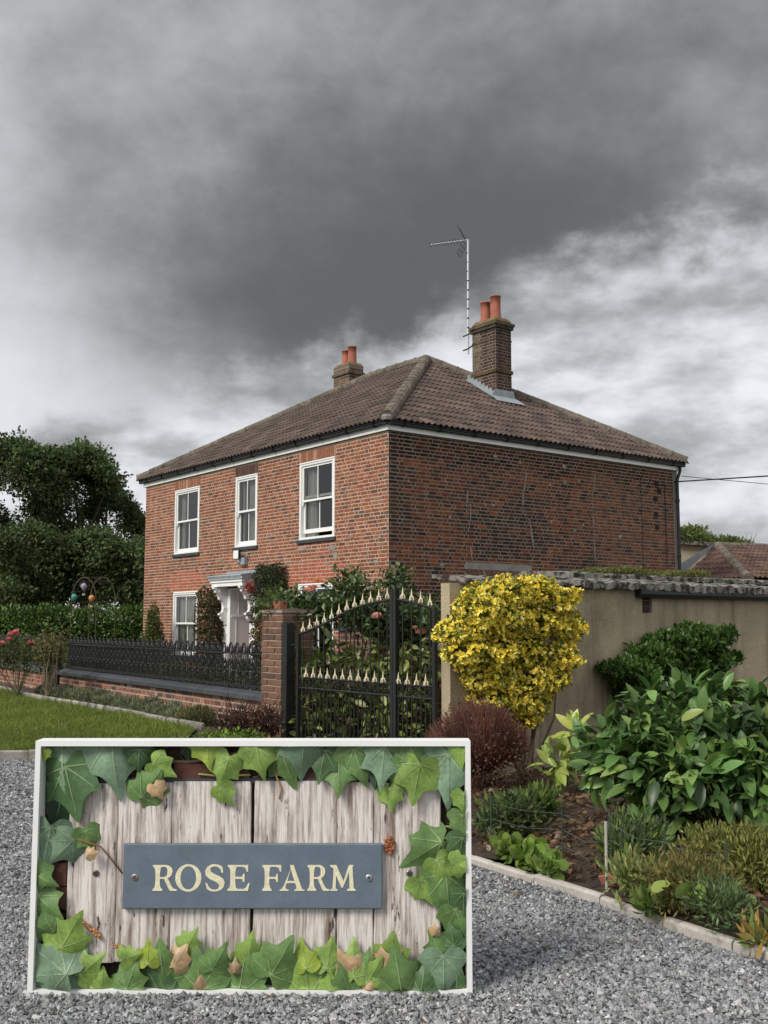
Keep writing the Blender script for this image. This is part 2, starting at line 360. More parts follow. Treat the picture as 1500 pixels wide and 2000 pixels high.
# ------------------------------------------------------------------ leaves
def leaf_shape(kind):
    if kind == 'simple': V = [(0, 0, 0), (-.3, .45, .09), (0, 1, -.05), (.3, .45, .09)]; F = [(0, 3, 2), (0, 2, 1)]
    elif kind == 'blade': V = [(0, 0, 0), (.13, .4, .03), (.10, .7, .1), (0, 1, .2), (-.10, .7, .1), (-.13, .4, .03)]; F = [(0, 1, 5), (5, 1, 2, 4), (4, 2, 3)]
    elif kind == 'round':
        V = [(0, .5, -.08)] + [(.5*math.sin(a)*(1 if a else .1), .5-.5*math.cos(a), .05*math.cos(2*a)) for a in np.linspace(.25, 2*PI-.25, 9)]
        F = [(0, i, i+1) for i in range(1, 9)]
    else:                                       # laurel: long, folded along the midrib, drooping tip
        st = [(0, .02), (.12, .13), (.35, .205), (.62, .19), (.85, .10), (1, .0)]; V = []
        for y, w in st: z = .14*y - .26*y*y; V += [(-w, y, z+.32*w), (0, y, z), (w, y, z+.32*w)]
        F = []
        for i in range(5):
            a = i*3; F += [(a, a+1, a+4, a+3), (a+1, a+2, a+5, a+4)]
    return np.array(V, dtype=np.float32), F
SHAPES = {k: leaf_shape(k) for k in ('simple', 'blade', 'round', 'laurel')}
def unit(v): return v/np.maximum(np.linalg.norm(v, axis=-1, keepdims=True), 1e-6)
def leaf_batch(P, D, Nn, S, C, kind):
    """P pos, D axis, Nn approx normal, S size, C colour -> V, F groups, colours"""
    sv, sf = SHAPES[kind]; Y = unit(D); X = unit(np.cross(Y, Nn)); Zn = np.cross(X, Y); n = len(P); k = len(sv)
    V = P[:, None] + S[:, None, None]*(sv[None, :, 0:1]*X[:, None] + sv[None, :, 1:2]*Y[:, None] + sv[None, :, 2:3]*Zn[:, None])
    by = {}
    for f in sf: by.setdefault(len(f), []).append(f)
    off = (np.arange(n)*k)[:, None, None]
    F = [(np.array(g)[None] + off).reshape(-1, len(g[0])) for g in by.values()]
    return V.reshape(-1, 3), F, np.repeat(C, k, axis=0)
def palette(pal, n):
    w = np.array([p[1] for p in pal], float); c = np.array([p[0] for p in pal])[rng.choice(len(pal), n, p=w/w.sum())]
    return c*rng.uniform(.8, 1.22, (n, 1))*rng.uniform(.93, 1.07, (n, 3))
def blob_points(blobs, n, shell=.35, lump=.16, hemi=None):
    """points through lumpy ellipsoids, more of them near the surface; blob = (centre, radii)"""
    vol = np.array([b[1][0]*b[1][1] + b[1][1]*b[1][2] + b[1][0]*b[1][2] for b in blobs]); idx = rng.choice(len(blobs), n, p=vol/vol.sum())
    c = np.array([b[0] for b in blobs], float)[idx]; r = np.array([b[1] for b in blobs], float)[idx]
    d = unit(rng.normal(size=(n, 3))); ph = rng.uniform(0, 6.28, (len(blobs), 3))[idx]
    l = 1 + lump*(np.sin(5*d[:, 0]+ph[:, 0]) + np.sin(6*d[:, 1]+ph[:, 1]) + np.sin(7*d[:, 2]+ph[:, 2]))/1.7
    rad = (1 - shell*rng.random(n)**1.6)*l
    blob_points.tint = rng.uniform(.72, 1.3, len(blobs))[idx]
    return c + d*r*rad[:, None], unit(d/r)
def foliage(blobs, n, size, pal, kind='simple', shell=.35, lump=.16, up=.35, rnd=.7, zmin=None, droop=0., clip=None):
    P, Nn = blob_points(blobs, n, shell, lump); tint = blob_points.tint
    if zmin is not None: k = P[:, 2] > zmin; P, Nn, tint = P[k], Nn[k], tint[k]
    if clip is not None: k = clip(P); P, Nn, tint = P[k], Nn[k], tint[k]
    m = len(P); D = unit(Nn*.8 + rng.normal(size=(m, 3))*rnd + np.array([0, 0, up-droop])); No = unit(Nn*.6 + np.array([0, 0, .8]) + rng.normal(size=(m, 3))*.45)
    S = size*rng.uniform(.65, 1.3, m); return leaf_batch(P, D, No, S, palette(pal, m)*tint[:, None], kind)
def cat_batches(bs):
    V = []; F = {}; C = []; n = 0
    for v, f, c in bs:
        V.append(v); C.append(c)
        for g in f: F.setdefault(g.shape[1], []).append(g+n)
        n += len(v)
    return np.concatenate(V), [np.concatenate(g) for g in F.values()], np.concatenate(C)
def foliage_obj(name, parent, m, *batches, **k):
    V, F, C = cat_batches(batches); o = obj(name, mesh_np(name, V, F, C), m, parent)
    return tag(o, **k)
LEAF_UNIT = {}
def single_leaves(parent, P, D, Nn, S, C, kind, m, name='leaf'):
    if kind not in LEAF_UNIT: LEAF_UNIT[kind] = mesh_np('leaf_'+kind, *[SHAPES[kind][0], SHAPES[kind][1]], smooth=True)
    Y = unit(D); X = unit(np.cross(Y, Nn)); Z = np.cross(X, Y)
    for i in range(len(P)):
        o = obj(name, LEAF_UNIT[kind], m, parent, color=tuple(C[i])); s = S[i]
        M4 = Matrix(((X[i][0]*s, Y[i][0]*s, Z[i][0]*s, P[i][0]), (X[i][1]*s, Y[i][1]*s, Z[i][1]*s, P[i][1]), (X[i][2]*s, Y[i][2]*s, Z[i][2]*s, P[i][2]), (0, 0, 0, 1)))
        o.matrix_basis = M4
def stems(name, parent, base, tips, r, m='twig', col=(.1, .07, .05), bend=.1):
    mb = MB(); mb.col = col; b = Vector(base)
    for t in tips:
        t = Vector(t); mid = b.lerp(t, .5) + Vector((random.uniform(-bend, bend), random.uniform(-bend, bend), random.uniform(0, bend)))
        mb.tube([b + Vector((random.uniform(-.04, .04), random.uniform(-.04, .04), 0)), mid, t], [r, r*.75, r*.4], 5)
    return mb.build(name, m, parent)

# ================================================================== ground
def sheet(name, pts, z, m, **k):
    mb = MB(); mb.add([(x, y, z) for x, y in pts], [tuple(range(len(pts)))]); return fix_normals(mb.build(name, m, **k))
sheet('ground', [(-700, -700), (700, -700), (700, 700), (-700, 700)], -.03, 'field', kind='structure')
sheet('gravel_drive', [(26, -30), (26, -7.0), (9, -7.0), (8.4, -4.9), (3.2, -5.0), (-1.5, -14), (-12, -30)], 0.0, 'gravel_bed', kind='structure')
WY = lambda x: -5.5 + (4.55-x)*.0655                       # line of the railing wall
def lawn_pt(s, t):                                          # s along, t from edging to kerb
    ex = 4.2 - 22*s; E_ = np.array([ex, WY(ex)-.75 + .1*math.sin(s*9), .34]); K_ = np.array([4.35 - 6.9*s, -6.55 - 8.9*s, .10])
    p = E_*(1-t) + K_*t; p[2] += .015*math.sin(p[0]*2.1)*math.cos(p[1]*1.7); return p
def build_lawn():
    ns, nt_ = 60, 24; V = [lawn_pt(i/ns, j/nt_) for i in range(ns+1) for j in range(nt_+1)]
    F = [(i*(nt_+1)+j, (i+1)*(nt_+1)+j, (i+1)*(nt_+1)+j+1, i*(nt_+1)+j+1) for i in range(ns) for j in range(nt_)]
    fix_normals(obj('lawn', mesh_np('lawn', V, F, smooth=True), 'lawn', kind='structure'))
    n = 150000; a = rng.random(n)**.75; b = rng.random(n)
    ex = 4.2 - 22*a; E0 = np.stack([ex, -5.5+(4.55-ex)*.0655-.75+.1*np.sin(a*9), np.full(n, .34)], 1); K0 = np.stack([4.35-6.9*a, -6.55-8.9*a, np.full(n, .10)], 1)
    P = E0*(1-b[:, None]) + K0*b[:, None]; P[:, 2] += .015*np.sin(P[:, 0]*2.1)*np.cos(P[:, 1]*1.7)
    P = P[(P[:, 0] > -9)]; n = len(P)
    D = rng.normal(size=(n, 3))*.45; D[:, 2] = 1; S = rng.uniform(.03, .075, n)
    sv = np.array([(-.07, 0, 0), (.07, 0, 0), (0, 1, .12)]); C = palette([((.16, .22, .035), 5), ((.20, .25, .05), 3), ((.10, .15, .03), 3), ((.30, .27, .09), 1)], n)
    Y = unit(D); X = unit(np.cross(Y, rng.normal(size=(n, 3)))); Z = np.cross(X, Y)
    V = P[:, None] + S[:, None, None]*(sv[None, :, 0:1]*X[:, None]*1.2 + sv[None, :, 1:2]*Y[:, None] + sv[None, :, 2:3]*Z[:, None])
    o = obj('lawn_grass', mesh_np('lawn_grass', V.reshape(-1, 3), np.arange(3*n).reshape(-1, 3), np.repeat(C, 3, 0)), 'grass', kind='stuff'); tag(o, 'mown green grass blades covering the sloping front lawn', 'grass')
build_lawn()
def kerb_run(name, pts, w, h, seg, m, label, z0=0., group=None):
    """a low kerb of separate blocks along a polyline"""
    e = empty(name, (pts[0][0], pts[0][1], z0), label=label, cat='kerb'); P = [Vector((x, y, 0)) for x, y in pts]; d = []
    for a, b in zip(P[:-1], P[1:]):
        n = max(1, round((b-a).length/seg))
        for i in range(n): d.append((a.lerp(b, i/n), a.lerp(b, (i+1)/n)))
    for a, b in d:
        t = (b-a).normalized(); nn = Vector((-t.y, t.x, 0)); g = t*.004; hh = h+random.uniform(-.008, .008); mb = MB(); bv = .015
        pr = [(-w/2, -.06), (-w/2, hh-bv), (-w/2+bv, hh), (w/2-bv, hh), (w/2, hh-bv), (w/2, -.06)]
        V = [q + nn*u + Vector((0, 0, z0+v+random.uniform(-.002, .002))) for q in (a+g, b-g) for u, v in pr]
        mb.add(V, [(0, 1, 2, 3, 4, 5), (11, 10, 9, 8, 7, 6)] + [(i, i+6, (i+1) % 6+6, (i+1) % 6) for i in range(6)]); fix_normals(mb.build('kerb_block', m, e))
    return e
kerb_run('lawn_kerb', [(4.42, -6.5), (3.33, -7.95), (-2.2, -15.2)], .07, .12, .9, 'stone_edge', 'low concrete kerb between the lawn and the grey gravel at the left')
BEDK = [(8.75, -6.55), (9.5, -7.15), (10.46, -7.41), (11.11, -7.47), (11.69, -7.53), (12.2, -7.62), (12.66, -7.68), (13.6, -7.7), (16, -7.5)]
kerb_run('bed_kerb', BEDK, .06, .05, 1.4, 'pale_kerb', 'pale concrete kerb edging the planted bed beside the gravel')
def build_bed():
    nx, ny = 46, 40; V = []; F = []
    kx = [p[0] for p in BEDK]; ky = [p[1] for p in BEDK]
    for i in range(nx+1):
        x = 8.1 + (16-8.1)*i/nx; y0 = np.interp(x, kx, ky)+.03 if x > 8.75 else -6.5+(8.75-x)*1.2
        for j in range(ny+1):
            t = j/ny; y = y0 + (1.5-y0)*t; z = .05 + .10*min(1, t*3.5) + .025*math.sin(x*5.1+y*3)*math.cos(y*4.3) + random.uniform(-.012, .012); V.append((x, y, z))
    F = [(i*(ny+1)+j, (i+1)*(ny+1)+j, (i+1)*(ny+1)+j+1, i*(ny+1)+j+1) for i in range(nx) for j in range(ny)]
    obj('bed_soil', mesh_np('bed_soil', V, F, smooth=True), 'soil', kind='structure')
build_bed()
def yard():                                                # soil round the house and along the railing wall
    sheet('garden_soil', [(-14, 14), (-14, -3.9), (3.2, -5.2), (3.9, -5.3), (8.1, -5.4), (8.1, 14)], .02, 'soil', kind='structure')
    mb = MB(); n = 24
    V = [];
    for i in range(n+1):
        x = 4.5 - 12*i/n; V += [(x, WY(x)-.86, .20), (x, WY(x)-.7, .32), (x, WY(x)-.05, .31)]
    mb.add(V, [(i*3+k, i*3+3+k, i*3+4+k, i*3+1+k) for i in range(n) for k in range(2)]); fix_normals(mb.build('border_soil', 'soil', kind='structure'))
yard()
def build_gravel():
    """loose stones: an irregular low polyhedron each, one mesh"""
    ico = np.array([(1, 0, 0), (0, 1, 0), (-1, 0, 0), (0, -1, 0), (0, 0, 1), (0, 0, -1)], float); fc = np.array([(0, 1, 4), (1, 2, 4), (2, 3, 4), (3, 0, 4), (1, 0, 5), (2, 1, 5), (3, 2, 5), (0, 3, 5)])
    # density falls with distance from where one stands
    pts = []
    for n, d0, d1, x0, x1, sz in ((125000, 3.6, 6.4, -500, 1850, 1.0), (66000, 6.4, 8.8, -700, 1600, 1.1), (34000, 8.8, 13.0, -600, 700, 1.5)):
        d = np.sqrt(rng.uniform(d0*d0, d1*d1, n)); px = rng.uniform(x0, x1, n)
        h = np.array([math.cos(YAW), math.sin(YAW)]); P = CAM[None, :2] + d[:, None]*(h[None]*(1) + RGT[None, :2]*((px-750)/2070)[:, None])
        pts.append(np.concatenate([P, np.full((n, 1), sz)], 1))
    P = np.concatenate(pts); kx = [p[0] for p in BEDK]; ky = [p[1] for p in BEDK]
    lim = np.interp(P[:, 0], [3.33, 4.42, 8.0, *kx], [-7.95, -6.5, -5.7, *ky])-.05
    k = (P[:, 1] < lim) & ((P[:, 0] > 3.33) | ((P[:, 1]+7.95) < (P[:, 0]-3.33)*1.31 - .08)) & ((P[:, 0] > 4.42) | (P[:, 1]+7.95 < (P[:, 0]-3.33)*1.31 - .08)); P = P[k]; n = len(P)
    S = np.clip(rng.lognormal(math.log(.0085), .32, n), .004, .018)*P[:, 2]; A = rng.uniform(.65, 1.3, (n, 3)); A[:, 2] *= .85
    J = rng.normal(size=(n, 6, 3))*.24; th = rng.uniform(0, 6.28, n); ca, sa = np.cos(th), np.sin(th)
    v = (ico[None]+J)*A[:, None]*S[:, None, None]; x = v[..., 0]*ca[:, None]-v[..., 1]*sa[:, None]; y = v[..., 0]*sa[:, None]+v[..., 1]*ca[:, None]
    V = np.stack([x+P[:, 0:1], y+P[:, 1:2], v[..., 2]+(S*.35)[:, None]+rng.uniform(0, .006, n)[:, None]], -1)
    pt = .5*np.sin(P[:, 0]*1.9+1)*np.cos(P[:, 1]*2.3)+.5*np.sin(P[:, 0]*.8-P[:, 1]*1.1); g = (np.clip(rng.normal(.225, .085, n), .06, .6)*(1+.10*pt))[:, None]; C = g*np.array([[.98, 1.0, 1.01]])*rng.uniform(.95, 1.05, (n, 3)); w = rng.random(n) < .03; C[w] = rng.uniform(.42, .6, (w.sum(), 1))*np.array([[1, .98, .93]])
    F = (fc[None] + (np.arange(n)*6)[:, None, None]).reshape(-1, 3)
    o = obj('gravel', mesh_np('gravel', V.reshape(-1, 3), F, np.repeat(C, 6, 0)), 'pebble', kind='stuff'); tag(o, 'loose grey and white crushed stone gravel on the drive', 'gravel')
build_gravel()

# ================================================================== the house
XL, YB = -10.86, 8.97                       # far left and far back corners; near corner stands at the origin
ZF = 5.33                                   # underside of the fascia
house = empty('brick_house', (-5.4, 4.5, 0), label='two-storey red brick house with hipped brown tiled roof', cat='house')
WIN = [(-9.07, -7.72, 3.38, 5.05), (-5.90, -4.90, 3.38, 5.05), (-3.12, -1.80, 3.38, 5.05), (-9.06, -7.72, .80, 2.41), (-3.14, -1.82, .80, 2.44)]
DOOR = (-6.02, -5.06, .1, 2.42)
U0 = lambda x: x - XL
ops = [(U0(a), U0(b), c, d) for a, b, c, d in WIN] + [(U0(DOOR[0]), U0(DOOR[1]), DOOR[2], DOOR[3])]
FRONT_P = [((.27, .088, .046), 6), ((.235, .076, .042), 5), ((.18, .070, .045), 4), ((.13, .068, .052), 2.4), ((.31, .115, .055), 1.4), ((.09, .06, .05), .7), ((.26, .13, .09), 1.2)]
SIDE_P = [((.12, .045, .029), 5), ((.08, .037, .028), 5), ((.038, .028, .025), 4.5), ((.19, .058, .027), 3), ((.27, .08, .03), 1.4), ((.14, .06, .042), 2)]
def front_col(u, z):
    x = u+XL; c = pick(FRONT_P); k = .88 + .3*vnoise(u*.8, z*.9, 3)
    if x > -.3 and random.random() < .22: c = (.13, .075, .06)
    for (a, b) in ((-9.3, -7.4), (-3.5, -1.5)):             # later, redder brick over the lower windows
        if a < x < b and 2.43 < z < 2.95 - abs(x-(a+b)/2)*.12: return shade((.36, .095, .055), random.uniform(.85, 1.1))
    return shade(c, k*.92)
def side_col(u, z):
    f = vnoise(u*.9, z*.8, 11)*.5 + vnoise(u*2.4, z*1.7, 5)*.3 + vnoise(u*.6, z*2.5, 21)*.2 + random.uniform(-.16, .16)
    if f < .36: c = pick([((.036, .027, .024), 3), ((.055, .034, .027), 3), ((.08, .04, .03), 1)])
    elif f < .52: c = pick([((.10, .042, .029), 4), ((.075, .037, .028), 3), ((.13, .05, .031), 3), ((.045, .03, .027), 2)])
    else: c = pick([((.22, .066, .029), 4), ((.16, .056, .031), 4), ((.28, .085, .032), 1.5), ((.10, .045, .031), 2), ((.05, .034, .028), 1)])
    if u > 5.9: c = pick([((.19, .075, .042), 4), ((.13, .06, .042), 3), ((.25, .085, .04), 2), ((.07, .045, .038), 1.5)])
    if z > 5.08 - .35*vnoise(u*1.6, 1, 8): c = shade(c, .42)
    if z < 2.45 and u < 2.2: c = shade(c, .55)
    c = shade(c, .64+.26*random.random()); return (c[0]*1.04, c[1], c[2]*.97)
# front wall
wall_f = wall_sheet((XL, 0, 0), (1, 0, 0), -XL, 0, ZF, (0, -1, 0), ops, 'wall', 'mortar', house, col=(.47, .345, .255)); wall_f['label'] = 'orange-red brick front wall'
lint = [(U0(a)-.03, U0(b)+.03, d, d+.24) for a, b, c, d in WIN[:3]]
sills = [(U0(a)-.06, U0(b)+.06, c-.075, c) for a, b, c, d in WIN]
fb = course_bricks(-XL, .02, ZF-.02, openings=[(o[0]-.0, o[1]+.0, o[2], o[3]) for o in ops] + lint + sills)
lay_bricks(fb, (XL, 0, 0), (1, 0, 0), (0, -1, 0), front_col, wall_f, single=lambda b: -2.6 < b[0]+XL < -.3 and 3.4 < b[1] < 5.2 and random.random() < .5, lim=60)
# soldier-course lintels
for li, (a, b, c, d) in enumerate(lint):
    n = int((b-a)/.066)
    for i in range(n):
        if li == 1: cc = shade((.10, .055, .045), random.uniform(.7, 1.1))
        else: cc = pick([((.28, .11, .065), 3), ((.36, .19, .12), 2), ((.24, .10, .065), 2), ((.42, .26, .17), 1)])
        mb = MB(); w = (b-a)/n; V = [(XL+a+w*(i+.5)+x, -nn, (c+d)/2+z) for x, z, nn in frustum(w-.008, d-c-.012, .007)]; mb.add(V, BRICK_F); fix_normals(mb.build('lintel_brick', 'brick', wall_f, color=cc))
# side wall
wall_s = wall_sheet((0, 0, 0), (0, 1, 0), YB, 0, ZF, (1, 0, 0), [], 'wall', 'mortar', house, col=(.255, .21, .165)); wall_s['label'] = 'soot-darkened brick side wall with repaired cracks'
patch_op = [(1.98, 3.86, 2.56, 2.82)]
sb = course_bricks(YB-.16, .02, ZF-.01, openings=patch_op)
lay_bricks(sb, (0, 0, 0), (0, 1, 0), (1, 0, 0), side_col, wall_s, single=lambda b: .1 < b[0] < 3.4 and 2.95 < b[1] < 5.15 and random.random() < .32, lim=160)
mb = MB()                                    # cement patch with the soldier bricks of the old opening in it
mb.box((-.02, 1.97, 2.70), (.012, 3.87, 2.84)); mb.build('cement_patch', 'cement', wall_s)
for i in range(27):
    y = 2.03+i*.068; t = (y-2.9)*.12
    if random.random() < .12: continue
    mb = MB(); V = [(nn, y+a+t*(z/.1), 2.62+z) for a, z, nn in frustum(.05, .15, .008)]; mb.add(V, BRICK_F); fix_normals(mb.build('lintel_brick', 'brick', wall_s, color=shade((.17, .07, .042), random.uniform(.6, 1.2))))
for pts, w in (([(913, 955), (910, 990), (918, 985), (918, 1010), (913, 1045)], .05), ([(918, 1065), (922, 1100)], .035), ([(1027, 925), (1021, 970), (1020, 1000), (1034, 1018), (1040, 1060), (1043, 1078)], .05), ([(1161, 930), (1156, 968), (1158, 1020), (1162, 1100), (1163, 1118)], .035)):
    Pq = [at(x, y, 0, 0.) for x, y in pts]; V = []; q = []
    for p, p2 in zip(Pq[:-1], Pq[1:]):
        for k in range(5): q.append(p*(1-k/5)+p2*k/5)
    for p in q:
        ww = w*random.uniform(.25, 1.0)/2; V += [(.0035+.0115, p[1]-ww+random.uniform(-.01, .01), p[2]), (.0155, p[1]+ww, p[2])]
    mb = MB(); mb.add(V, [(2*i, 2*i+1, 2*i+3, 2*i+2) for i in range(len(q)-1)]); mb.build('crack_repair', 'cement', wall_s)
def smear(px, py, w, h, ax, parent):
    """a thin uneven dab of old cement left on the brick face"""
    c = at(px, py, ax, 0.); mb = MB(); n = 11; V = []
    for i in range(n):
        a = 2*PI*i/n; k = random.uniform(.55, 1.1); u, v = w/2*k*math.cos(a), h/2*k*math.sin(a); V.append((.0105, c[1]+u, c[2]+v) if ax == 0 else (c[0]+u, -.0105, c[2]+v))
    V.append((.0125, c[1], c[2]) if ax == 0 else (c[0], -.0125, c[2])); mb.add(V, [(i, (i+1) % n, n) for i in range(n)]); fix_normals(mb.build('cement_smear', 'cement', parent, color=shade((1, .97, .92), random.uniform(.8, 1.25))))
for px, py, w, h in ((967, 891, .14, .09), (1015, 903, .10, .08), (1102, 912, .14, .11), (1086, 920, .08, .08), (1103, 942, .12, .1), (1074, 947, .1, .09), (1076, 1018, .1, .08), (1122, 1036, .14, .1), (1138, 1026, .09, .09), (797, 940, .09, .06), (878, 1010, .12, .09), (863, 1103, .13, .1), (962, 987, .14, .06), (1210, 1048, .16, .13), (1130, 940, .08, .1), (947, 985, .07, .06), (926, 952, .05, .07)): smear(px, py, w, h, 0, wall_s)
for px, py, w, h in ((590, 1072, .5, .12), (648, 1070, .35, .2), (655, 1085, .25, .25), (640, 1100, .3, .1), (676, 960, .10, .16), (741, 1050, .16, .08), (686, 1048, .2, .12), (662, 948, .05, .2), (735, 1098, .2, .12), (722, 1146, .22, .2), (345, 1093, .6, .08), (430, 1095, .3, .1), (480, 1075, .35, .08), (720, 1083, .12, .1), (340, 1110, .4, .07)): smear(px, py, w, h*.75, 1, wall_f)
for px0, px1, y0, y1, w in ((1250, 1256, 930, 1112, .012), (1297, 1303, 945, 1112, .02)):
    a, b = at(px0, y0, 0, 0.), at(px1, y1, 0, 0.); mb = MB(); mb.tube([(.02, a[1], a[2]), (.02, b[1], b[2])], w/2, 6); mb.build('cable', 'black_plastic', wall_s)
for px, py in ((1283, 945), (1288, 960), (1281, 975), (1282, 1005), (1284, 1030)):
    a = at(px, py, 0, 0.); mb = MB(); mb.box((-.01, a[1]-.09, a[2]-.05), (.012+random.random()*.01, a[1]+.05, a[2]+.06), (.08, .06, .05)); mb.build('iron_stub', 'cement', wall_s)
mb = MB(); mb.box((-.16, YB-.165, 0), (.004, YB+.004, ZF-.002)); mb.build('render_quoin', 'cement', house)
for O, U, L, N in (((XL, YB, 0), (0, -1, 0), YB, (-1, 0, 0)), ((0, YB, 0), (-1, 0, 0), -XL, (0, 1, 0))):   # the two sides turned away
    w_ = wall_sheet(O, U, L, 0, ZF, N, [], 'wall', 'mortar', house, col=(.34, .25, .19)); lay_bricks(course_bricks(L, .02, ZF-.02), O, U, N, front_col, w_)
# rooms behind the windows
mb = MB(); mb.box((XL+.32, 1.9, .1), (-.32, 1.96, ZF-.05)); mb.box((XL+.32, .31, 2.72), (-.32, 1.9, 2.86)); mb.box((XL+.32, .31, .05), (-.32, 1.9, .12)); mb.box((XL+.32, .31, ZF-.06), (-.32, 1.9, ZF-.02))
for x in (-7.0, -4.2): mb.box((x-.05, .31, .1), (x+.05, 1.9, ZF-.05))
mb.build('inner_wall', 'room', house)
def window(a, b, c, d, lift=0., curt=((0, .42), (.86, 1.))):
    fr = MB(); w = .075; y0, y1 = -.012, .12
    fr.box((a, y0, c), (a+w, y1, d)); fr.box((b-w, y0, c), (b, y1, d)); fr.box((a+w, y0, d-w), (b-w, y1, d)); fr.box((a+w, y0, c), (b-w, y1, c+.05))
    fr.box((a+.018, y0-.014, d-.03), (b-.018, y0-.001, d-.012)); fr.box((a+w-.02, y0-.008, c+.05), (a+w-.006, y0-.0005, d-w))
    f = fr.build('window', 'white_paint', house)
    m = (c+d)/2 + .0; i0, i1 = a+w+.001, b-w-.001
    def sash(z0, z1, y, bot, top, horn):
        s = MB(); st = .05; s.box((i0, y, z0), (i0+st, y+.045, z1)); s.box((i1-st, y, z0), (i1, y+.045, z1)); s.box((i0+st, y, z0), (i1-st, y+.045, z0+bot)); s.box((i0+st, y, z1-top), (i1-st, y+.045, z1))
        xm = (i0+i1)/2; s.box((xm-.012, y+.006, z0+bot), (xm+.012, y+.04, z1-top))
        if horn:
            for hx in (i0, i1-.045): s.extrude([(0, 0), (.045, 0), (.045, -.03), (.02, -.085), (0, -.085)] if hx == i0 else [(0, 0), (.045, 0), (.045, -.085), (.025, -.085), (0, -.03)], lambda u, v, q: (hx+u, q, z0+v), y+.004, y+.04)
        so = fix_normals(s.build('sash', 'white_paint', f))
        for p0, p1 in ((i0+st, xm-.012), (xm+.012, i1-st)):
            j = [random.uniform(-.004, .004) for _ in range(4)]; g = MB(); g.add([(p0, y+.022+j[0], z0+bot), (p1, y+.022+j[1], z0+bot), (p1, y+.022+j[2], z1-top), (p0, y+.022+j[3], z1-top)], [(0, 1, 2), (0, 2, 3)]); g.build('pane', 'glass', f)
    sash(m-.02, d-w-.001, .012, .045, .045, True); sash(c+.052+lift, m+.02+lift, .062, .085, .045, False)
    # curtains
    for (p, q) in curt:
        n = 26; V = []; k = random.random()*6
        for i in range(n+1):
            u = p+(q-p)*i/n; x = i0+(i1-i0)*u; yy = .19+.045*math.sin(i*1.3+k)+.02*math.sin(i*.6)
            pull = .35*(q-p)*(1 if p > .4 else -1)*(i1-i0)
            for j, zz in enumerate((c+.06, (c+d)/2-.1, d-.06)): V.append((x + (pull*(.5 if j == 1 else 0))*((u-p)/(q-p) if p < .4 else (q-u)/(q-p)), yy, zz))
        cu = MB(); cu.add(V, [(3*i+j, 3*i+3+j, 3*i+4+j, 3*i+1+j) for i in range(n) for j in range(2)]); cu.build('curtain', 'curtain', f, smooth=True)
    s = MB(); s.box((a-.055, -.045, c-.074), (b+.055, .05, c-.001)); s.build('sill', 'slate', f)
window(*WIN[0], curt=((0, .10), (.96, 1.))); window(*WIN[1], curt=((0, .08), (.34, .62))); window(*WIN[2], lift=.09, curt=((0., .07), (.10, .27))); window(*WIN[3], curt=((0, .22), (.30, .72))); window(*WIN[4], curt=((0, .2), (.9, 1.)))
# doorway: deep white reveal, brown door at the back, pilasters, bracketed canopy
dr = MB(); x0, x1, z0, z1 = DOOR
dr.box((x0-.31, -.06, .1), (x0-.002, -.011, z1)); dr.box((x1+.002, -.06, .1), (x1+.2, -.011, z1))
surround = dr.build('door_surround', 'white_paint', house)
rv = MB(); rv.box((x0, -.06, .1), (x0+.03, .55, z1)); rv.box((x1-.03, -.06, .1), (x1, .55, z1)); rv.box((x0+.03, -.06, z1-.03), (x1-.03, .55, z1)); rv.box((x0+.031, -.02, 1.75), (x0+.045, .30, 1.79)); rv.box((x0+.031, .10, .2), (x0+.042, .12, 1.749)); rv.box((x0+.031, .16, 1.80), (x0+.04, .18, z1-.04)); rv.build('reveal', 'white_paint', surround)
dd = MB(); dd.box((x0+.031, .50, .1), (x1-.031, .545, z1-.031)); door = dd.build('door', 'door_wood', house)
for a in (x0+.14, x0+.53):
    for z in (.3, 1.2): q = MB(); q.box((a, .485, z), (a+.3, .499, z+.75)); q.build('panel', 'door_wood', door)
q = MB(); q.lathe([(0.01, 0), (.03, .01), (.03, .03), (.01, .045)], (0, 0, 0), 10); k_ = q.build('handle', 'gold', door); k_.location = (x1-.12, .49, 1.1); k_.rotation_euler = (PI/2, 0, 0)
cx0, cx1, cy = -6.42, -4.86, -.42
cn = MB()
for (o, za, zb) in ((0, 2.62, 2.685), (.035, 2.55, 2.618), (.06, 2.46, 2.548)): cn.box((cx0+o, cy+o, za), (cx1-o, -.012, zb))
canopy = cn.build('canopy', 'white_paint', house)
ld = MB(); ld.extrude([(0, 0), (1, 0), (1, .06), (.04, .02)], lambda u, v, q: (q, -.012-(1-u)*(-cy+.012)+0*v, 2.687+v*1.3), cx0-.012, cx1+.012)
for i in range(22): x = cx0+.01+i*(cx1-cx0-.02)/22; ld.extrude([(0, 0), (.06, 0), (.05, -.045), (.03, -.06), (.01, -.045)], lambda u, v, q: (x+u, q, 2.69+v), cy-.016, cy-.006)
for i in range(6): y = cy+.005+i*(-cy)/6.2; ld.extrude([(0, 0), (.055, 0), (.045, -.045), (.028, -.06), (.01, -.045)], lambda u, v, q: (q, y+u, 2.69+v), cx1+.006, cx1+.016)
ld.box((-6.2, -.06, 2.74), (-4.2, -.0125, 2.82)); fix_normals(ld.build('lead_roof', 'lead', canopy))
br_poly = [(0, 0), (.36, 0), (.36, -.05), (.31, -.07), (.31, -.13), (.26, -.16), (.22, -.22), (.20, -.30), (.13, -.33), (.10, -.42), (.10, -.55), (.13, -.60), (.20, -.62), (.20, -.66), (.15, -.68), (.15, -.74), (.10, -.80), (.05, -.83), (.04, -.88), (0, -.88)]
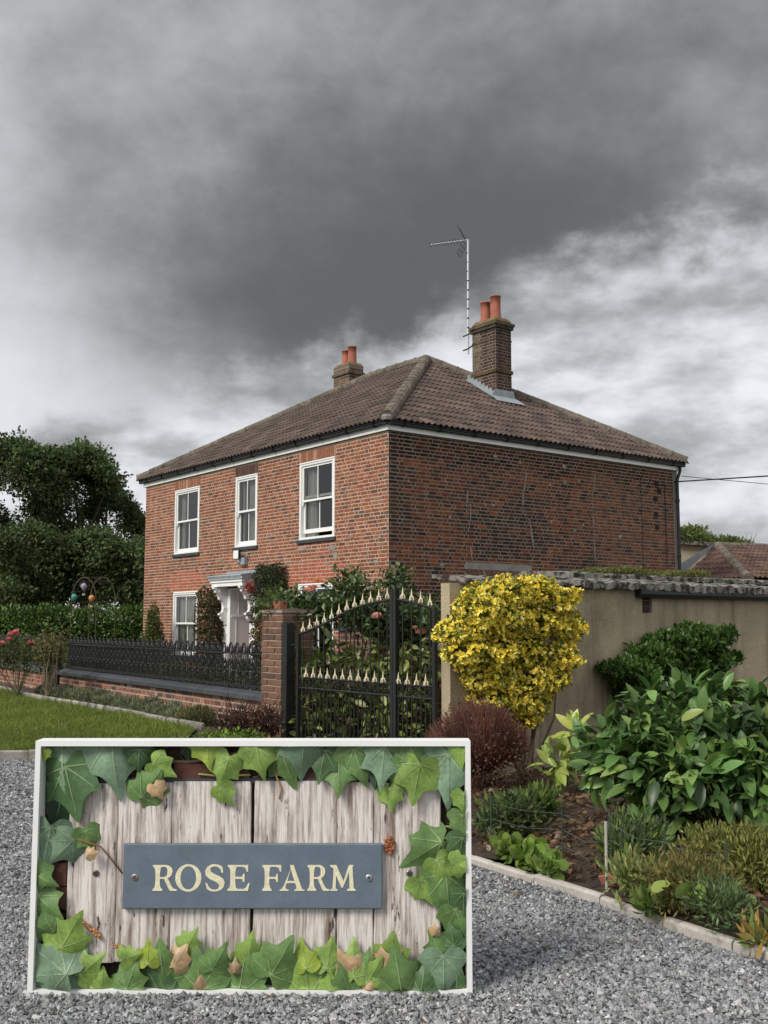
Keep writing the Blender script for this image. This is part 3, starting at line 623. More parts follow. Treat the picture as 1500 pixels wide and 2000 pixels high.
for bx_ in (x0-.20, x1+.06):
    q = MB(); q.extrude(br_poly, lambda u, v, s: (s, -.062-u, 2.459+v), bx_, bx_+.09); b_ = fix_normals(q.build('bracket', 'white_paint', canopy))
    q = MB()
    for (cu, cv, rr) in ((.15, -.11, .07), (.06, -.50, .04)): q.tube([(bx_+.095, -.062-cu+rr*math.cos(a)*(1-a/14), 2.459+cv+rr*math.sin(a)*(1-a/14)) for a in np.linspace(0, 9, 22)], .013, 5)
    q.build('scroll', 'white_paint', b_)
lt = MB(); a = at(513, 1135, 1, -.25); lt.box((a[0]-.02, -.25, a[2]-.02), (a[0]+.02, -.01, a[2]+.02)); lt.lathe([(.03, -.12), (.07, -.12), (.09, .07), (.11, .08), (.03, .15), (.01, .2)], (a[0], -.28, a[2]-.1), 6); lt.build('porch_lantern', 'iron', house)
lp = MB(); a = at(466, 1083, 1, -.1); lp.box((a[0]-.13, -.17, a[2]-.12), (a[0]+.13, -.12, a[2]+.11)); fl = lp.build('flood_light', 'dark_steel', house); q = MB(); q.box((a[0]-.11, -.178, a[2]-.10), (a[0]+.11, -.171, a[2]+.09)); q.build('lens', 'white_paint', fl); q = MB(); q.box((a[0]+.08, -.11, a[2]-.24), (a[0]+.28, -.012, a[2]-.08)); q.lathe([(.005, -.1), (.06, -.06), (.06, 0)], (a[0]+.05, -.1, a[2]-.13), 10); q.tube([(a[0]+.13, -.1, a[2]-.02), (a[0]+.33, -.06, a[2]-.0), (a[0]+.34, -.02, a[2]-.09)], .012, 5); q.build('sensor', 'lead', fl)
# fascia, soffit, gutters
OV = .06
fa = MB(); zf0, zf1 = ZF, ZF+.20
fa.box((XL-OV, -OV, zf0), (OV, -OV+.03, zf1)); fa.box((OV-.03, -OV+.03, zf0+.0005), (OV, YB+OV, zf1)); fa.box((XL-OV, -OV+.03, zf0), (XL-OV+.03, YB+OV, zf1)); fa.box((XL-OV+.03, YB+OV-.03, zf0), (OV-.03, YB+OV, zf1)); fa.box((XL-OV+.03, -OV+.03, zf0+.015), (OV-.03, YB+OV-.03, zf0+.03)); fa.build('fascia', 'white_paint', house)
def gutter(p0, p1, out, n):
    p0, p1, out = Vector(p0), Vector(p1), Vector(out); d = (p1-p0).normalized(); L = (p1-p0).length; Z = Vector((0, 0, 1)); mb = MB()
    pr = [(0, .095), (0, 0), (.02, -.022), (.07, -.022), (.088, -.005), (.088, .02), (.10, .035), (.10, .065), (.112, .075), (.112, .095), (.102, .095), (.095, .07), (.085, .0), (.01, .01), (.008, .09)]
    V = [q + out*u + Z*v for q in (p0, p1) for u, v in pr]; m = len(pr); mb.add(V, [(i, (i+1) % m, m+(i+1) % m, m+i) for i in range(m)] + [tuple(range(m))[::-1], tuple(range(m, 2*m))]); g = fix_normals(mb.build('gutter', 'black_plastic', house))
    for i in range(n):
        q = p0 + d*(L*(i+.5)/n); mb = MB(); pr2 = [(-.004, .11), (-.004, -.012), (.02, -.034), (.075, -.034), (.10, -.01), (.112, .03), (.126, .065), (.126, .11)]; V = [q + d*s*w_ + out*u + Z*v for s in (-1, 1) for w_ in ((.035 if i % 3 == 1 else .02),) for u, v in pr2]; m2 = len(pr2); mb.add(V, [(k, k+1, m2+k+1, m2+k) for k in range(m2-1)] + [tuple(range(m2))[::-1], tuple(range(m2, 2*m2))]); fix_normals(mb.build('gutter_bracket', 'black_plastic', g))
gz = ZF+.118
gutter((XL-OV-.1, -OV-.002, gz), (OV+.112, -OV-.002, gz), (0, -1, 0), 12); gutter((OV+.002, -OV-.11, gz-.003), (OV+.002, YB+OV+.1, gz-.003), (1, 0, 0), 10)
dp = MB(); dp.tube([(OV+.06, YB-.02, gz-.02), (OV+.06, YB-.02, gz-.12), (.07, YB-.08, gz-.36), (.07, YB-.08, 2.0), (.07, YB-.08, .1)], .04, 10); down = dp.build('downpipe', 'black_plastic', house, smooth=True)
for z in (4.55, 3.2): q = MB(); q.lathe([(.046, 0), (.052, .01), (.052, .06), (.046, .07)], (.07, YB-.08, z), 10); q.build('pipe_collar', 'black_plastic', down)

# ------------------------------------------------------------------ roof
ZE, ZA = ZF+.20, 8.25; EX = .17                             # eave height, ridge height, overhang
RX0, RX1, RY = XL+4.35, -4.2, 4.485
E_ = [Vector((EX, -EX, ZE)), Vector((XL-EX, -EX, ZE)), Vector((XL-EX, YB+EX, ZE)), Vector((EX, YB+EX, ZE))]; A_ = [Vector((RX1, RY, ZA)), Vector((RX0, RY, ZA))]
sl = MB()
for f in ((E_[0], E_[1], A_[1], A_[0]), (E_[1], E_[2], A_[1]), (E_[2], E_[3], A_[0], A_[1]), (E_[3], E_[0], A_[0])): sl.add([v-Vector((0, 0, .05)) for v in f], [tuple(range(len(f)))])
roof = sl.build('roof', 'dark_steel', house)
TW, TG = .30, .33
def tile_polys():
    n = 12; pr = []
    for i in range(n+1):
        a = i/n*2 % 1.0; h = .034*max(0, math.sin(PI*min(1, a/.62)))**.8 if a < .62 else 0.; pr.append((i/n*TW, h))
    P = []
    for i in range(n):
        (u0, h0), (u1, h1) = pr[i], pr[i+1]; P.append([(u0, 0, h0+.026), (u1, 0, h1+.026), (u1, TG+.03, h1), (u0, TG+.03, h0)]); P.append([(u0, 0, h0+.004), (u1, 0, h1+.004), (u1, 0, h1+.026), (u0, 0, h0+.026)])
    return P
TP = tile_polys()
def clip(poly, f):                                           # keep f(p) >= 0
    out = []
    for i in range(len(poly)):
        p, q = poly[i], poly[(i+1) % len(poly)]; a, b = f(p), f(q)
        if a >= 0: out.append(p)
        if (a >= 0) != (b >= 0): t = a/(a-b); out.append(tuple(x+(y-x)*t for x, y in zip(p, q)))
    return out
TILE_P = [((.10, .071, .058), 5), ((.084, .061, .051), 4), ((.116, .083, .067), 3), ((.068, .052, .045), 2)]
TILE_ME = None
def slope_tiles(e0, e1, a0, a1, nsingle, score):
    """tiles on the slope with eave e0->e1 and top a0->a1 (a0 over e0)"""
    global TILE_ME
    U = (e1-e0).normalized(); L = (e1-e0).length; top = a0 - e0; u_a0 = top.dot(U); Wv = (top - U*u_a0); H = Wv.length; Wv.normalize(); Nn = U.cross(Wv)
    if Nn.z < 0: Nn = -Nn
    u_a1 = (a1-e0).dot(U); fl = lambda p: p[0] - u_a0*p[1]/H; fr = lambda p: (L - (L-u_a1)*p[1]/H) - p[0]; ft = lambda p: H+.02-p[1]
    M4 = Matrix((U, Wv, Nn)).transposed().to_4x4(); M4.translation = e0; mb = MB(); singles = []
    for r in range(int(H/TG)+1):
        v = -.05 + r*TG
        for cidx in range(-1, int(L/TW)+1):
            u = cidx*TW + (.0 if r % 2 else .0); col = shade(pick(TILE_P), random.uniform(.85, 1.15)); dz = random.uniform(-.003, .004)
            full = all(f((u+a, v+b, 0)) > .05 for a in (0, TW) for b in (0, TG) for f in (fl, fr)) and v+TG < H
            if full and nsingle: singles.append((score(e0+U*u+Wv*v), u, v, dz, col)); continue
            V = 0
            for poly in TP:
                pp = [(u+a, v+b, c+dz) for a, b, c in poly]
                for f in (fl, fr, ft):
                    if pp: pp = clip(pp, f)
                if len(pp) > 2: mb.add([M4 @ Vector(p) for p in pp], [tuple(range(len(pp)))], col)
    singles.sort(key=lambda s: s[0])
    if TILE_ME is None:
        t = MB()
        for p in TP: t.add(p, [(0, 1, 2, 3)])
        TILE_ME = t.mesh('roof_tile')
    for i, (sc, u, v, dz, col) in enumerate(singles):
        if i < nsingle: o = obj('tile', TILE_ME, 'tile', roof, color=col); o.matrix_basis = M4 @ Matrix.Translation((u, v, dz)) @ Matrix.Rotation(random.uniform(-.006, .006), 4, 'Z')
        else:
            for poly in TP: mb.add([M4 @ Vector((u+a, v+b, c+dz)) for a, b, c in poly], [(0, 1, 2, 3)], col)
    fix = mb.build('tile_field', 'tile', roof, kind='stuff'); return M4, H
near = lambda p: (Vector(CAM)-p).length
slope_tiles(E_[0], E_[1], A_[0], A_[1], 110, near); slope_tiles(E_[3], E_[0], A_[0], A_[0], 190, near)
slope_tiles(E_[1], E_[2], A_[1], A_[1], 0, near); slope_tiles(E_[2], E_[3], A_[1], A_[0], 0, near)
def ridge_run(p, q, n, r=.145):
    d = (q-p)/n; t = d.normalized(); side = t.cross(Vector((0, 0, 1))).normalized(); up = side.cross(t)
    for i in range(n):
        a, b = p + d*i, p + d*(i+1)*1.0 + t*.0; mb = MB(); V = []; k = 9; rs = [r*1.06, r*1.06, r, r*.99]; ts = [0, .05, .06, 1]
        if i > 0: a = a - t*.02
        for s, rr in zip(ts, rs):
            c = a.lerp(b, s)
            for j in range(k): an = PI*(-.08 + 1.16*j/(k-1)); V.append(c + side*rr*math.cos(an) + up*(rr*math.sin(an)-.035) + Vector([random.uniform(-.006, .006) for _ in range(3)]))
        F = [(m*k+j, m*k+j+1, m*k+k+j+1, m*k+k+j) for m in range(3) for j in range(k-1)] + [tuple(range(k))]; mb.add(V, F); o = fix_normals(mb.build('ridge_tile', 'ridge', roof, color=shade((1, 1, 1), random.uniform(.8, 1.15))))
up_ = Vector((0, 0, .045))
ridge_run(E_[0]+up_+Vector((-.02, .02, .0)), A_[0]+up_, 17); ridge_run(E_[1]+up_, A_[1]+up_, 17); ridge_run(E_[3]+up_, A_[0]+up_, 17); ridge_run(E_[2]+up_, A_[1]+up_, 17); ridge_run(A_[1]+up_, A_[0]+up_, 6)
mb = MB()                                                    # mortar bedding at the foot of the hip
c = E_[0]+Vector((-.02, .02, .06)); mb.lathe([(.10, -.10), (.115, -.04), (.10, .0), (.04, .015)], tuple(c), 8); mb.build('hip_end', 'cement', roof)
# ------------------------------------------------------------------ chimneys
def chimney(x0, x1, y0, y1, zb, zt, pots, pal, moss, name='chimney', singles=True, bands=()):
    core = MB(); core.box((x0, y0, zb), (x1, y1, zt-.03)); ch = core.build('chimney', 'mortar', house); ch.data.color_attributes['Col'].data.foreach_set('color', np.tile(np.array([.20, .165, .13, 1], dtype=np.float32), len(ch.data.vertices)))
    for O, U, N, L in (((x0, y0, 0), (1, 0, 0), (0, -1, 0), x1-x0), ((x1, y0, 0), (0, 1, 0), (1, 0, 0), y1-y0), ((x1, y1, 0), (-1, 0, 0), (0, 1, 0), x1-x0), ((x0, y1, 0), (0, -1, 0), (-1, 0, 0), y1-y0)):
        vis = N[1] == -1 or N[0] == 1; lst = course_bricks(L, zb+.02, zt-.1, head=.11, jit=0)
        def colf(u, z, N=N):
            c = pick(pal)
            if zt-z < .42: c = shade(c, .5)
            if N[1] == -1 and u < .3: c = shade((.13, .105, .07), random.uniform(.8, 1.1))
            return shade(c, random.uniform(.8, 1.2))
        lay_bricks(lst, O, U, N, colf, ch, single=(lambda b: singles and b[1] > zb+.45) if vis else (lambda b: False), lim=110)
    for (za, zz, o, colr) in bands:
        b = MB(); n = max(3, int((x1-x0+2*o)/.2)); 
        b.box((x0-o, y0-o, za), (x1+o, y1+o, zz), colr); bo = b.build('oversail_course', 'ridge', ch)
    ca = MB(); ca.extrude([(-.5, -.5), (.5, -.5), (.5, .5), (-.5, .5)], lambda u, v, s: ((x0+x1)/2+u*(x1-x0+.02)*(1-.18*s), (y0+y1)/2+v*(y1-y0+.02)*(1-.22*s), zt-.06+s*.10), 0, 1); co = fix_normals(ca.build('flaunching', 'ridge', ch, color=(1.25, 1.0, .68)))
    for (px_, py_, pz, r) in pots:
        p = MB(); h = pz-zt; p.lathe([(r*1.12, 0), (r*1.0, h*.3), (r*.97, h*.6), (r*.97, h-.03), (r*1.06, h-.028), (r*1.06, h), (r*.9, h), (r*.86, h-.3)], (px_, py_, zt+.0), 20, cap=False); p.build('chimney_pot', 'terracotta', ch, smooth=True)
    return ch
CH_P = [((.075, .036, .029), 4), ((.058, .031, .027), 3), ((.042, .028, .025), 2)]
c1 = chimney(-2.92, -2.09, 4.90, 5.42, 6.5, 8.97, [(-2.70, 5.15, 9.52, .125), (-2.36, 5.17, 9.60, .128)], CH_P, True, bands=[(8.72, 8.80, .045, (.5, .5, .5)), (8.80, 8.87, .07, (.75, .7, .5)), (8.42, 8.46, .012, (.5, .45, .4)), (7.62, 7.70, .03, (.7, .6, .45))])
mb = MB(); mb.add([(-2.09-.0, 4.885, 6.93), (-2.95, 4.885, 7.47), (-2.95, 4.885, 7.62), (-2.09, 4.885, 7.10)], [(0, 1, 2, 3)])
sslope = (ZA-ZE)/(EX-RX1); zs = lambda x: ZE + (EX-x)*sslope + .05
V = []
for i in range(8):                                           # stepped lead flashing up the slope side
    xa = -2.08 - i*.125; xb = xa-.125; zz = zs(xb)+.11; V = [(xa, 4.878, zs(xa)-.06), (xb, 4.878, zs(xb)-.06), (xb, 4.878, zz), (xa-.02, 4.878, zz), (xa, 4.878, zs(xa)+.06)]
    q = MB(); q.add(V, [(0, 1, 2, 3, 4)]); q.build('step_flashing', 'lead', c1)
q = MB(); q.add([(-2.02, 4.72, zs(-2.02)+.02), (-3.0, 4.72, zs(-3.0)+.02), (-3.0, 4.875, zs(-3.0)+.05), (-2.02, 4.875, zs(-2.02)+.05)], [(0, 1, 2, 3)]); q.build('flashing', 'lead', c1)
q = MB(); q.add([(-2.075, 4.74, zs(-2.08)+.05), (-2.075, 5.52, zs(-2.08)+.05), (-2.075, 5.47, zs(-2.08)+.22), (-2.075, 4.875, zs(-2.08)+.22)], [(0, 1, 2, 3)]); q.add([(-2.074, 4.72, zs(-2.08)+.05), (-1.82, 4.66, zs(-1.82)+.03), (-1.80, 5.6, zs(-1.80)+.03), (-2.074, 5.54, zs(-2.08)+.05)], [(0, 1, 2, 3)]); q.build('apron_flashing', 'lead', c1)
c2 = chimney(-8.48, -7.72, 4.60, 5.10, 6.6, 8.93, [(-8.22, 4.85, 9.40, .12), (-7.92, 4.85, 9.46, .125)], [((.20, .12, .085), 3), ((.165, .10, .07), 3), ((.13, .085, .06), 2)], False, singles=False, bands=[(8.62, 8.69, .04, (.9, .8, .7))])
# aerial on the chimney
ae = empty('tv_aerial', (-3.05, 4.9, 8.25), label='tall thin TV aerial on a mast strapped to the chimney', cat='aerial')
q = MB(); q.tube([(-3.05, 4.88, 8.25), (-3.04, 4.88, 9.8), (-3.02, 4.88, 11.16)], .024, 8); mast = q.build('mast', 'steel', ae)
for z in np.arange(8.9, 11.0, .24): q = MB(); q.lathe([(.031, 0), (.031, .03)], (-3.04, 4.88, z), 8); q.build('clip', 'black_plastic', mast)
for z in (8.36, 8.72): q = MB(); q.tube([(-3.2, 4.85, z), (-3.05, 4.86, z+.01), (-2.93, 4.89, z+.06), (-2.85, 4.893, z+(-.1 if z > 8.5 else .12))], .018, 6); q.build('bracket', 'dark_steel', ae)
tip = np.array([-3.85, 4.35, 11.16]); bs = np.array([-3.0, 4.88, 11.16]); q = MB(); q.tube([tuple(bs), tuple(tip)], .016, 6); boom = q.build('boom', 'steel', ae)
dirb = unit(tip-bs); perp = np.array([-dirb[1], dirb[0], 0.])
for i in range(11):
    p = bs+(tip-bs)*(.25+.75*i/10); l = .15-.004*i; q = MB(); q.tube([tuple(p-perp*l+np.array([0, 0, -.02])), tuple(p+perp*l+np.array([0, 0, .02]))], .007, 5); q.build('element', 'dark_steel', boom)
rf = bs+(tip-bs)*.06
for sgn in (1, -1):
    q = MB()
    for k in range(4):
        c = rf + np.array([0, 0, sgn*(.06+.1*k)]) + dirb*(.05+.05*k)
        q.tube([tuple(c-perp*.17), tuple(c+perp*.17)], .007, 5)
    for e in (-.17, 0, .17): q.tube([tuple(rf+perp*e+np.array([0, 0, sgn*.06])+dirb*.05), tuple(rf+perp*e+np.array([0, 0, sgn*.36])+dirb*.2)], .008, 5)
    q.build('reflector', 'dark_steel', ae)

# ================================================================== rendered wall of the low outbuilding on the right
XW = 8.1
ow = empty('rendered_wall', (XW, -2, 0), label='tan pebbly rendered garden wall topped with lichened sheeting', cat='wall')
WT = lambda y: 2.005 - .0                                  # wall top
WE = at(862, 1300, 0, XW-.13)[1]; q = MB(); q.box((XW-.13, WE, -.02), (XW, -2.62, 1.995)); q.box((XW-.13, -2.44, -.02), (XW, 7.0, 1.93)); q.box((XW-.13, -2.62, -.02), (XW, -2.44, 1.72)); q.box((XW-.13, -2.62, 1.72), (XW-.05, -2.44, 1.93)); wbody = q.build('wall_body', 'render_wall', ow)
for z in (1.73, 1.80, 1.87): q = MB(); q.box((XW-.06, -2.61, z), (XW-.012, -2.46+random.uniform(-.03, 0), z+.06)); q.build('brick', 'brick', ow, color=(.05, .035, .03))
def slab(y0, y1, zf, zb, xf, xb, th, name='coping_sheet', rough=.02):
    """a weathered sheet lying across the wall top, ragged front edge"""
    n = max(4, int((y1-y0)/.07)); mb = MB(); V = []
    for i in range(n+1):
        y = y0+(y1-y0)*i/n; j = random.uniform(-rough, rough); wv = .012*math.sin(i*2.1)
        V += [(xf+j, y, zf-th+wv), (xf+j-.004, y, zf+wv+random.uniform(-.008, .008)), ((xf+xb)/2, y, (zf+zb)/2+wv+.01+random.uniform(-.008, .008)), (xb, y, zb), (xb, y, zb-th)]
    F = [(5*i+k, 5*i+5+k, 5*i+5+(k+1) % 5, 5*i+(k+1) % 5) for i in range(n) for k in range(5)] + [(0, 1, 2, 3, 4), tuple(5*n+k for k in range(5))[::-1]]
    mb.add(V, F); return fix_normals(mb.build(name, 'sheet', ow))
slab(WE+.12, -4.3, 2.035, 2.10, XW+.09, XW-.45, .035); slab(-4.29, -3.42, 2.035, 2.10, XW+.10, XW-.45, .035)
slab(-3.7, -2.0, 2.055, 2.125, XW+.10, XW-.42, .075, rough=.012); slab(-1.98, -.1, 2.05, 2.115, XW+.11, XW-.42, .085, rough=.012); slab(-.09, 2.2, 2.045, 2.11, XW+.11, XW-.42, .085, rough=.012); slab(2.21, 7.0, 2.045, 2.11, XW+.11, XW-.42, .085)
slab(-3.35, 7.0, 2.17, 2.23, XW-.38, XW-1.3, .05, name='roof_sheet', rough=.008)
q = MB(); q.box((XW-1.3, -3.2, 1.9), (XW-.5, 6.9, 2.12)); q.build('roof_deck', 'sheet', ow)
q = MB(); pr = [(.0, .0), (.0, .06), (.10, .06), (.10, .02), (.08, -.02), (.03, -.02)]
V = [(XW+.004+u, y, 1.915+v) for y in (-2.75, 7.0) for u, v in pr]; q.add(V, [(i, (i+1) % 6, 6+(i+1) % 6, 6+i) for i in range(6)] + [(5, 4, 3, 2, 1, 0), (6, 7, 8, 9, 10, 11)]); fix_normals(q.build('gutter', 'black_plastic', ow))
q = MB(); q.box((XW+.0035, -2.64, 1.935), (XW+.09, -2.5, 1.985)); q.build('gutter_end', 'cement', ow)
n = 5200; P = np.stack([rng.uniform(XW-1.0, XW-.42, n), rng.uniform(-2.75, -.65, n), rng.uniform(2.19, 2.25, n)], 1); P[:, 2] += .035*np.sin(P[:, 1]*5)*rng.random(n); D = rng.normal(size=(n, 3)); D[:, 2] = abs(D[:, 2])+.6
ms = foliage_obj('moss_cushion', ow, 'leaf', leaf_batch(P, D, rng.normal(size=(n, 3)), rng.uniform(.02, .045, n), palette([((.14, .15, .04), 3), ((.20, .19, .06), 2), ((.09, .11, .03), 2)], n), 'simple'), kind='stuff')
# ================================================================== house-side outbuilding beyond, with its own hipped roof
ob = empty('outbuilding', (-2, 15, 0), label='low cream outbuilding with brown pantiled hipped roof behind the house', cat='building')
hipL = dep(1399, 1064, 30); eL = dep(1330, 1145, 28.6); z0 = 2.55
wl = [Vector(dep(px, py, 30.25)) for px, py in ((1318, 1062), (1401, 1067), (1401, 1135), (1318, 1135))]; q = MB(); q.add(wl + [v+Vector((-.2, .3, 0)) for v in wl], [(0, 1, 2, 3), (7, 6, 5, 4), (0, 4, 5, 1), (1, 5, 6, 2), (2, 6, 7, 3), (3, 7, 4, 0)]); fix_normals(q.build('back_wall', 'cream_render', ob))
a = dep(1330, 1058, 30.2); b = dep(1410, 1062, 30.2); q = MB(); q.add([tuple(dep(1322, 1055, 30.1)), tuple(dep(1402, 1060, 30.1)), tuple(dep(1402, 1067, 30.1)), tuple(dep(1322, 1062, 30.1))], [(0, 1, 2, 3)]); V0 = [Vector(v) for v in q.V]; q = MB(); q.add(V0 + [v+Vector((-.2, .25, 0)) for v in V0], [(0, 1, 2, 3), (7, 6, 5, 4), (0, 4, 5, 1), (1, 5, 6, 2), (2, 6, 7, 3), (3, 7, 4, 0)]); fix_normals(q.build('parapet_coping', 'sheet', ob))
# roof planes given by their corners in the place
ridgeA = Vector(dep(1402, 1066, 29.6)); ridgeB = Vector(dep(1640, 1098, 31.5)); ridgeB.z = ridgeA.z
hipB = Vector(dep(1462, 1129, 26.0)); eaveR = Vector(dep(1640, 1134, 27.0)); eaveR.z = hipB.z; valley = Vector(dep(1328, 1127, 28.0)); valley.z = hipB.z
def small_slope(e0, e1, a0, a1, parent):
    U = (e1-e0).normalized(); L = (e1-e0).length; top = a0-e0; ua0 = top.dot(U); Wv = top-U*ua0; H = Wv.length; Wv.normalize(); Nn = U.cross(Wv)
    if Nn.z < 0: Nn = -Nn
    ua1 = (a1-e0).dot(U); fl = lambda p: p[0]-ua0*p[1]/H; fr = lambda p: (L+(ua1-L)*p[1]/H)-p[0]; ft = lambda p: H-p[1]; M4 = Matrix((U, Wv, Nn)).transposed().to_4x4(); M4.translation = e0; mb = MB()
    for r in range(int(H/TG)+1):
        for c_ in range(-int(abs(min(ua0, 0))/TW)-2, int(max(L, ua1)/TW)+1):
            u, v = c_*TW, r*TG; col = shade(pick(TILE_P), random.uniform(.85, 1.15)); col = (col[0]*1.15, col[1]*.95, col[2]*.9); full = all(f((u+a, v+b, 0)) > .05 for a in (0, TW) for b in (0, TG) for f in (fl, fr)) and v+TG < H
            if full: o = obj('tile', TILE_ME, 'tile', parent, color=col); o.matrix_basis = M4 @ Matrix.Translation((u, v, random.uniform(0, .006))); continue
            for poly in TP:
                pp = [(u+a, v+b, c) for a, b, c in poly]
                for f in (fl, fr, ft):
                    if pp: pp = clip(pp, f)
                if len(pp) > 2: mb.add([M4 @ Vector(p) for p in pp], [tuple(range(len(pp)))], col)
    if mb.V: mb.build('tile_field', 'tile', parent, kind='stuff')
rs = MB(); dn = Vector((0, 0, .05))
rs.add([valley-dn, hipB-dn, ridgeA-dn], [(0, 1, 2)]); rs.add([hipB-dn, eaveR-dn, ridgeB-dn, ridgeA-dn], [(0, 1, 2, 3)]); oroof = rs.build('roof', 'dark_steel', ob)
small_slope(valley, hipB, ridgeA, ridgeA, oroof); small_slope(hipB, eaveR, ridgeA, ridgeB, oroof)
_roof = roof; roof = oroof; ridge_run(hipB+Vector((0, 0, .03)), ridgeA+Vector((0, 0, .03)), 9, r=.13); ridge_run(ridgeA+Vector((0, 0, .03)), ridgeB+Vector((0, 0, .03)), 6, r=.12); roof = _roof
q = MB(); v1 = ridgeA+Vector((-.02, -.05, .04)); v0 = valley+Vector((-.05, -.1, .05)); dirv = (v1-v0).normalized(); w_ = Vector((0, 0, .34)); q.add([v0, v1, v1+w_*.2, v0+w_], [(0, 1, 2, 3)]); q.build('lead_flashing', 'lead', oroof)
q = MB(); q.box((-5, 11.4, 0), (6.5, 11.5, hipB.z-.1)); q.build('front_wall', 'cream_render', ob)
# ================================================================== brick gate pier
PX0, PX1, PY0, PY1, PZ = 4.72, 5.20, -5.64, -5.19, 1.76
pier = empty('gate_pier', ((PX0+PX1)/2, (PY0+PY1)/2, 0), label='square brown brick gate pier with an upright brick on top', cat='pier')
q = MB(); q.box((PX0+.012, PY0+.012, 0), (PX1-.012, PY1-.012, PZ-.03)); q.col = (.4, .33, .27); pc = q.build('core', 'mortar', pier); pc.data.color_attributes['Col'].data.foreach_set('color', np.tile(np.array([.36, .27, .2, 1], dtype=np.float32), len(pc.data.vertices)))
PIER_P = [((.155, .088, .060), 4), ((.13, .078, .056), 3), ((.18, .10, .066), 2), ((.10, .066, .05), 1)]
def pier_col(u, z): return shade((.26, .085, .05), random.uniform(.8, 1.1)) if z < .42 else shade(pick(PIER_P), random.uniform(.85, 1.15))
for O, U, N, L in (((PX0, PY0+.012, 0), (1, 0, 0), (0, -1, 0), PX1-PX0), ((PX1-.012, PY0, 0), (0, 1, 0), (1, 0, 0), PY1-PY0), ((PX1, PY1-.012, 0), (-1, 0, 0), (0, 1, 0), PX1-PX0), ((PX0+.012, PY1, 0), (0, -1, 0), (-1, 0, 0), PY1-PY0)):
    lst = []
    for k in range(23):
        z = .0275+.0765*k
        if z > PZ-.04: break
        ws = (.16, .315) if k % 2 else (.315, .16)
        if L < .46: ws = tuple(w*L/.475 for w in ws)
        u = 0
        for w in ws: lst.append((u+w/2, z+.0325, w-.012, .064)); u += w
    lay_bricks(lst, O, U, N, pier_col, pier, single=lambda b: True, proud=.012)
q = MB(); q.box((PX0-.005, PY0-.005, PZ-.03), (PX1+.005, PY1+.005, PZ)); q.build('mortar_cap', 'cement', pier)
q = MB(); q.box((PX0+.07, PY0+.08, PZ), (PX0+.29, PY0+.19, PZ+.11)); q.build('loose_brick', 'brick', pier, color=(.32, .13, .08))
# ================================================================== dwarf wall with slate coping and cast-iron railings
wd = Vector((-1, .0655, 0)).normalized(); wn = Vector((-wd.y*-1, 0, 0)); wn = Vector((-.0655, -1, 0)).normalized()   # along the wall to the left; towards the drive
def dwarf_wall(x_right, length, name, label, n_single, pier_end=False):
    o0 = Vector((x_right, WY(x_right), 0)); e = empty(name, tuple(o0), label=label, cat='wall'); T = .22
    c = MB(); p = lambda u, n, z: o0 + wd*u + wn*n + Vector((0, 0, z))
    c.add([p(u, n, z) for u in (0, length) for n in (0, -T) for z in (0, .66)], [(0, 1, 3, 2), (4, 6, 7, 5), (0, 4, 5, 1), (2, 3, 7, 6), (1, 5, 7, 3), (0, 2, 6, 4)]); c.col = (1, 1, 1); co = fix_normals(c.build('core', 'mortar', e)); co.data.color_attributes['Col'].data.foreach_set('color', np.tile(np.array([.38, .3, .235, 1], dtype=np.float32), len(co.data.vertices)))
    pal = [((.21, .085, .055), 4), ((.26, .11, .075), 3), ((.15, .07, .05), 3), ((.085, .06, .055), 1.6), ((.34, .17, .10), 1.2), ((.30, .24, .18), .6)]
    lay_bricks([b for b in course_bricks(length, .27, .66, course=.078)], o0, wd, wn, lambda u, z: shade(pick(pal), random.uniform(.8, 1.2)), e, single=lambda b: True, proud=.012, lim=n_single)
    u = 0
    while u < length-.05:                                   # coping slabs
        w = min(random.uniform(.75, 1.05), length-u); s = MB(); pr = [(-.05-T, .655), (-.05-T, .715), (-T/2, .755), (.045, .725), (.075, .71), (.075, .655)]
        V = [p(uu, nn, z) for uu in (u+.004, u+w-.004) for nn, z in pr]; s.add(V, [(0, 1, 2, 3, 4, 5), (11, 10, 9, 8, 7, 6)] + [(i, i+6, (i+1) % 6+6, (i+1) % 6) for i in range(6)]); fix_normals(s.build('coping_stone', 'slate', e, color=shade((1, 1, 1), random.uniform(.8, 1.4)))); u += w
    return e, o0
HOOP = BARM = None
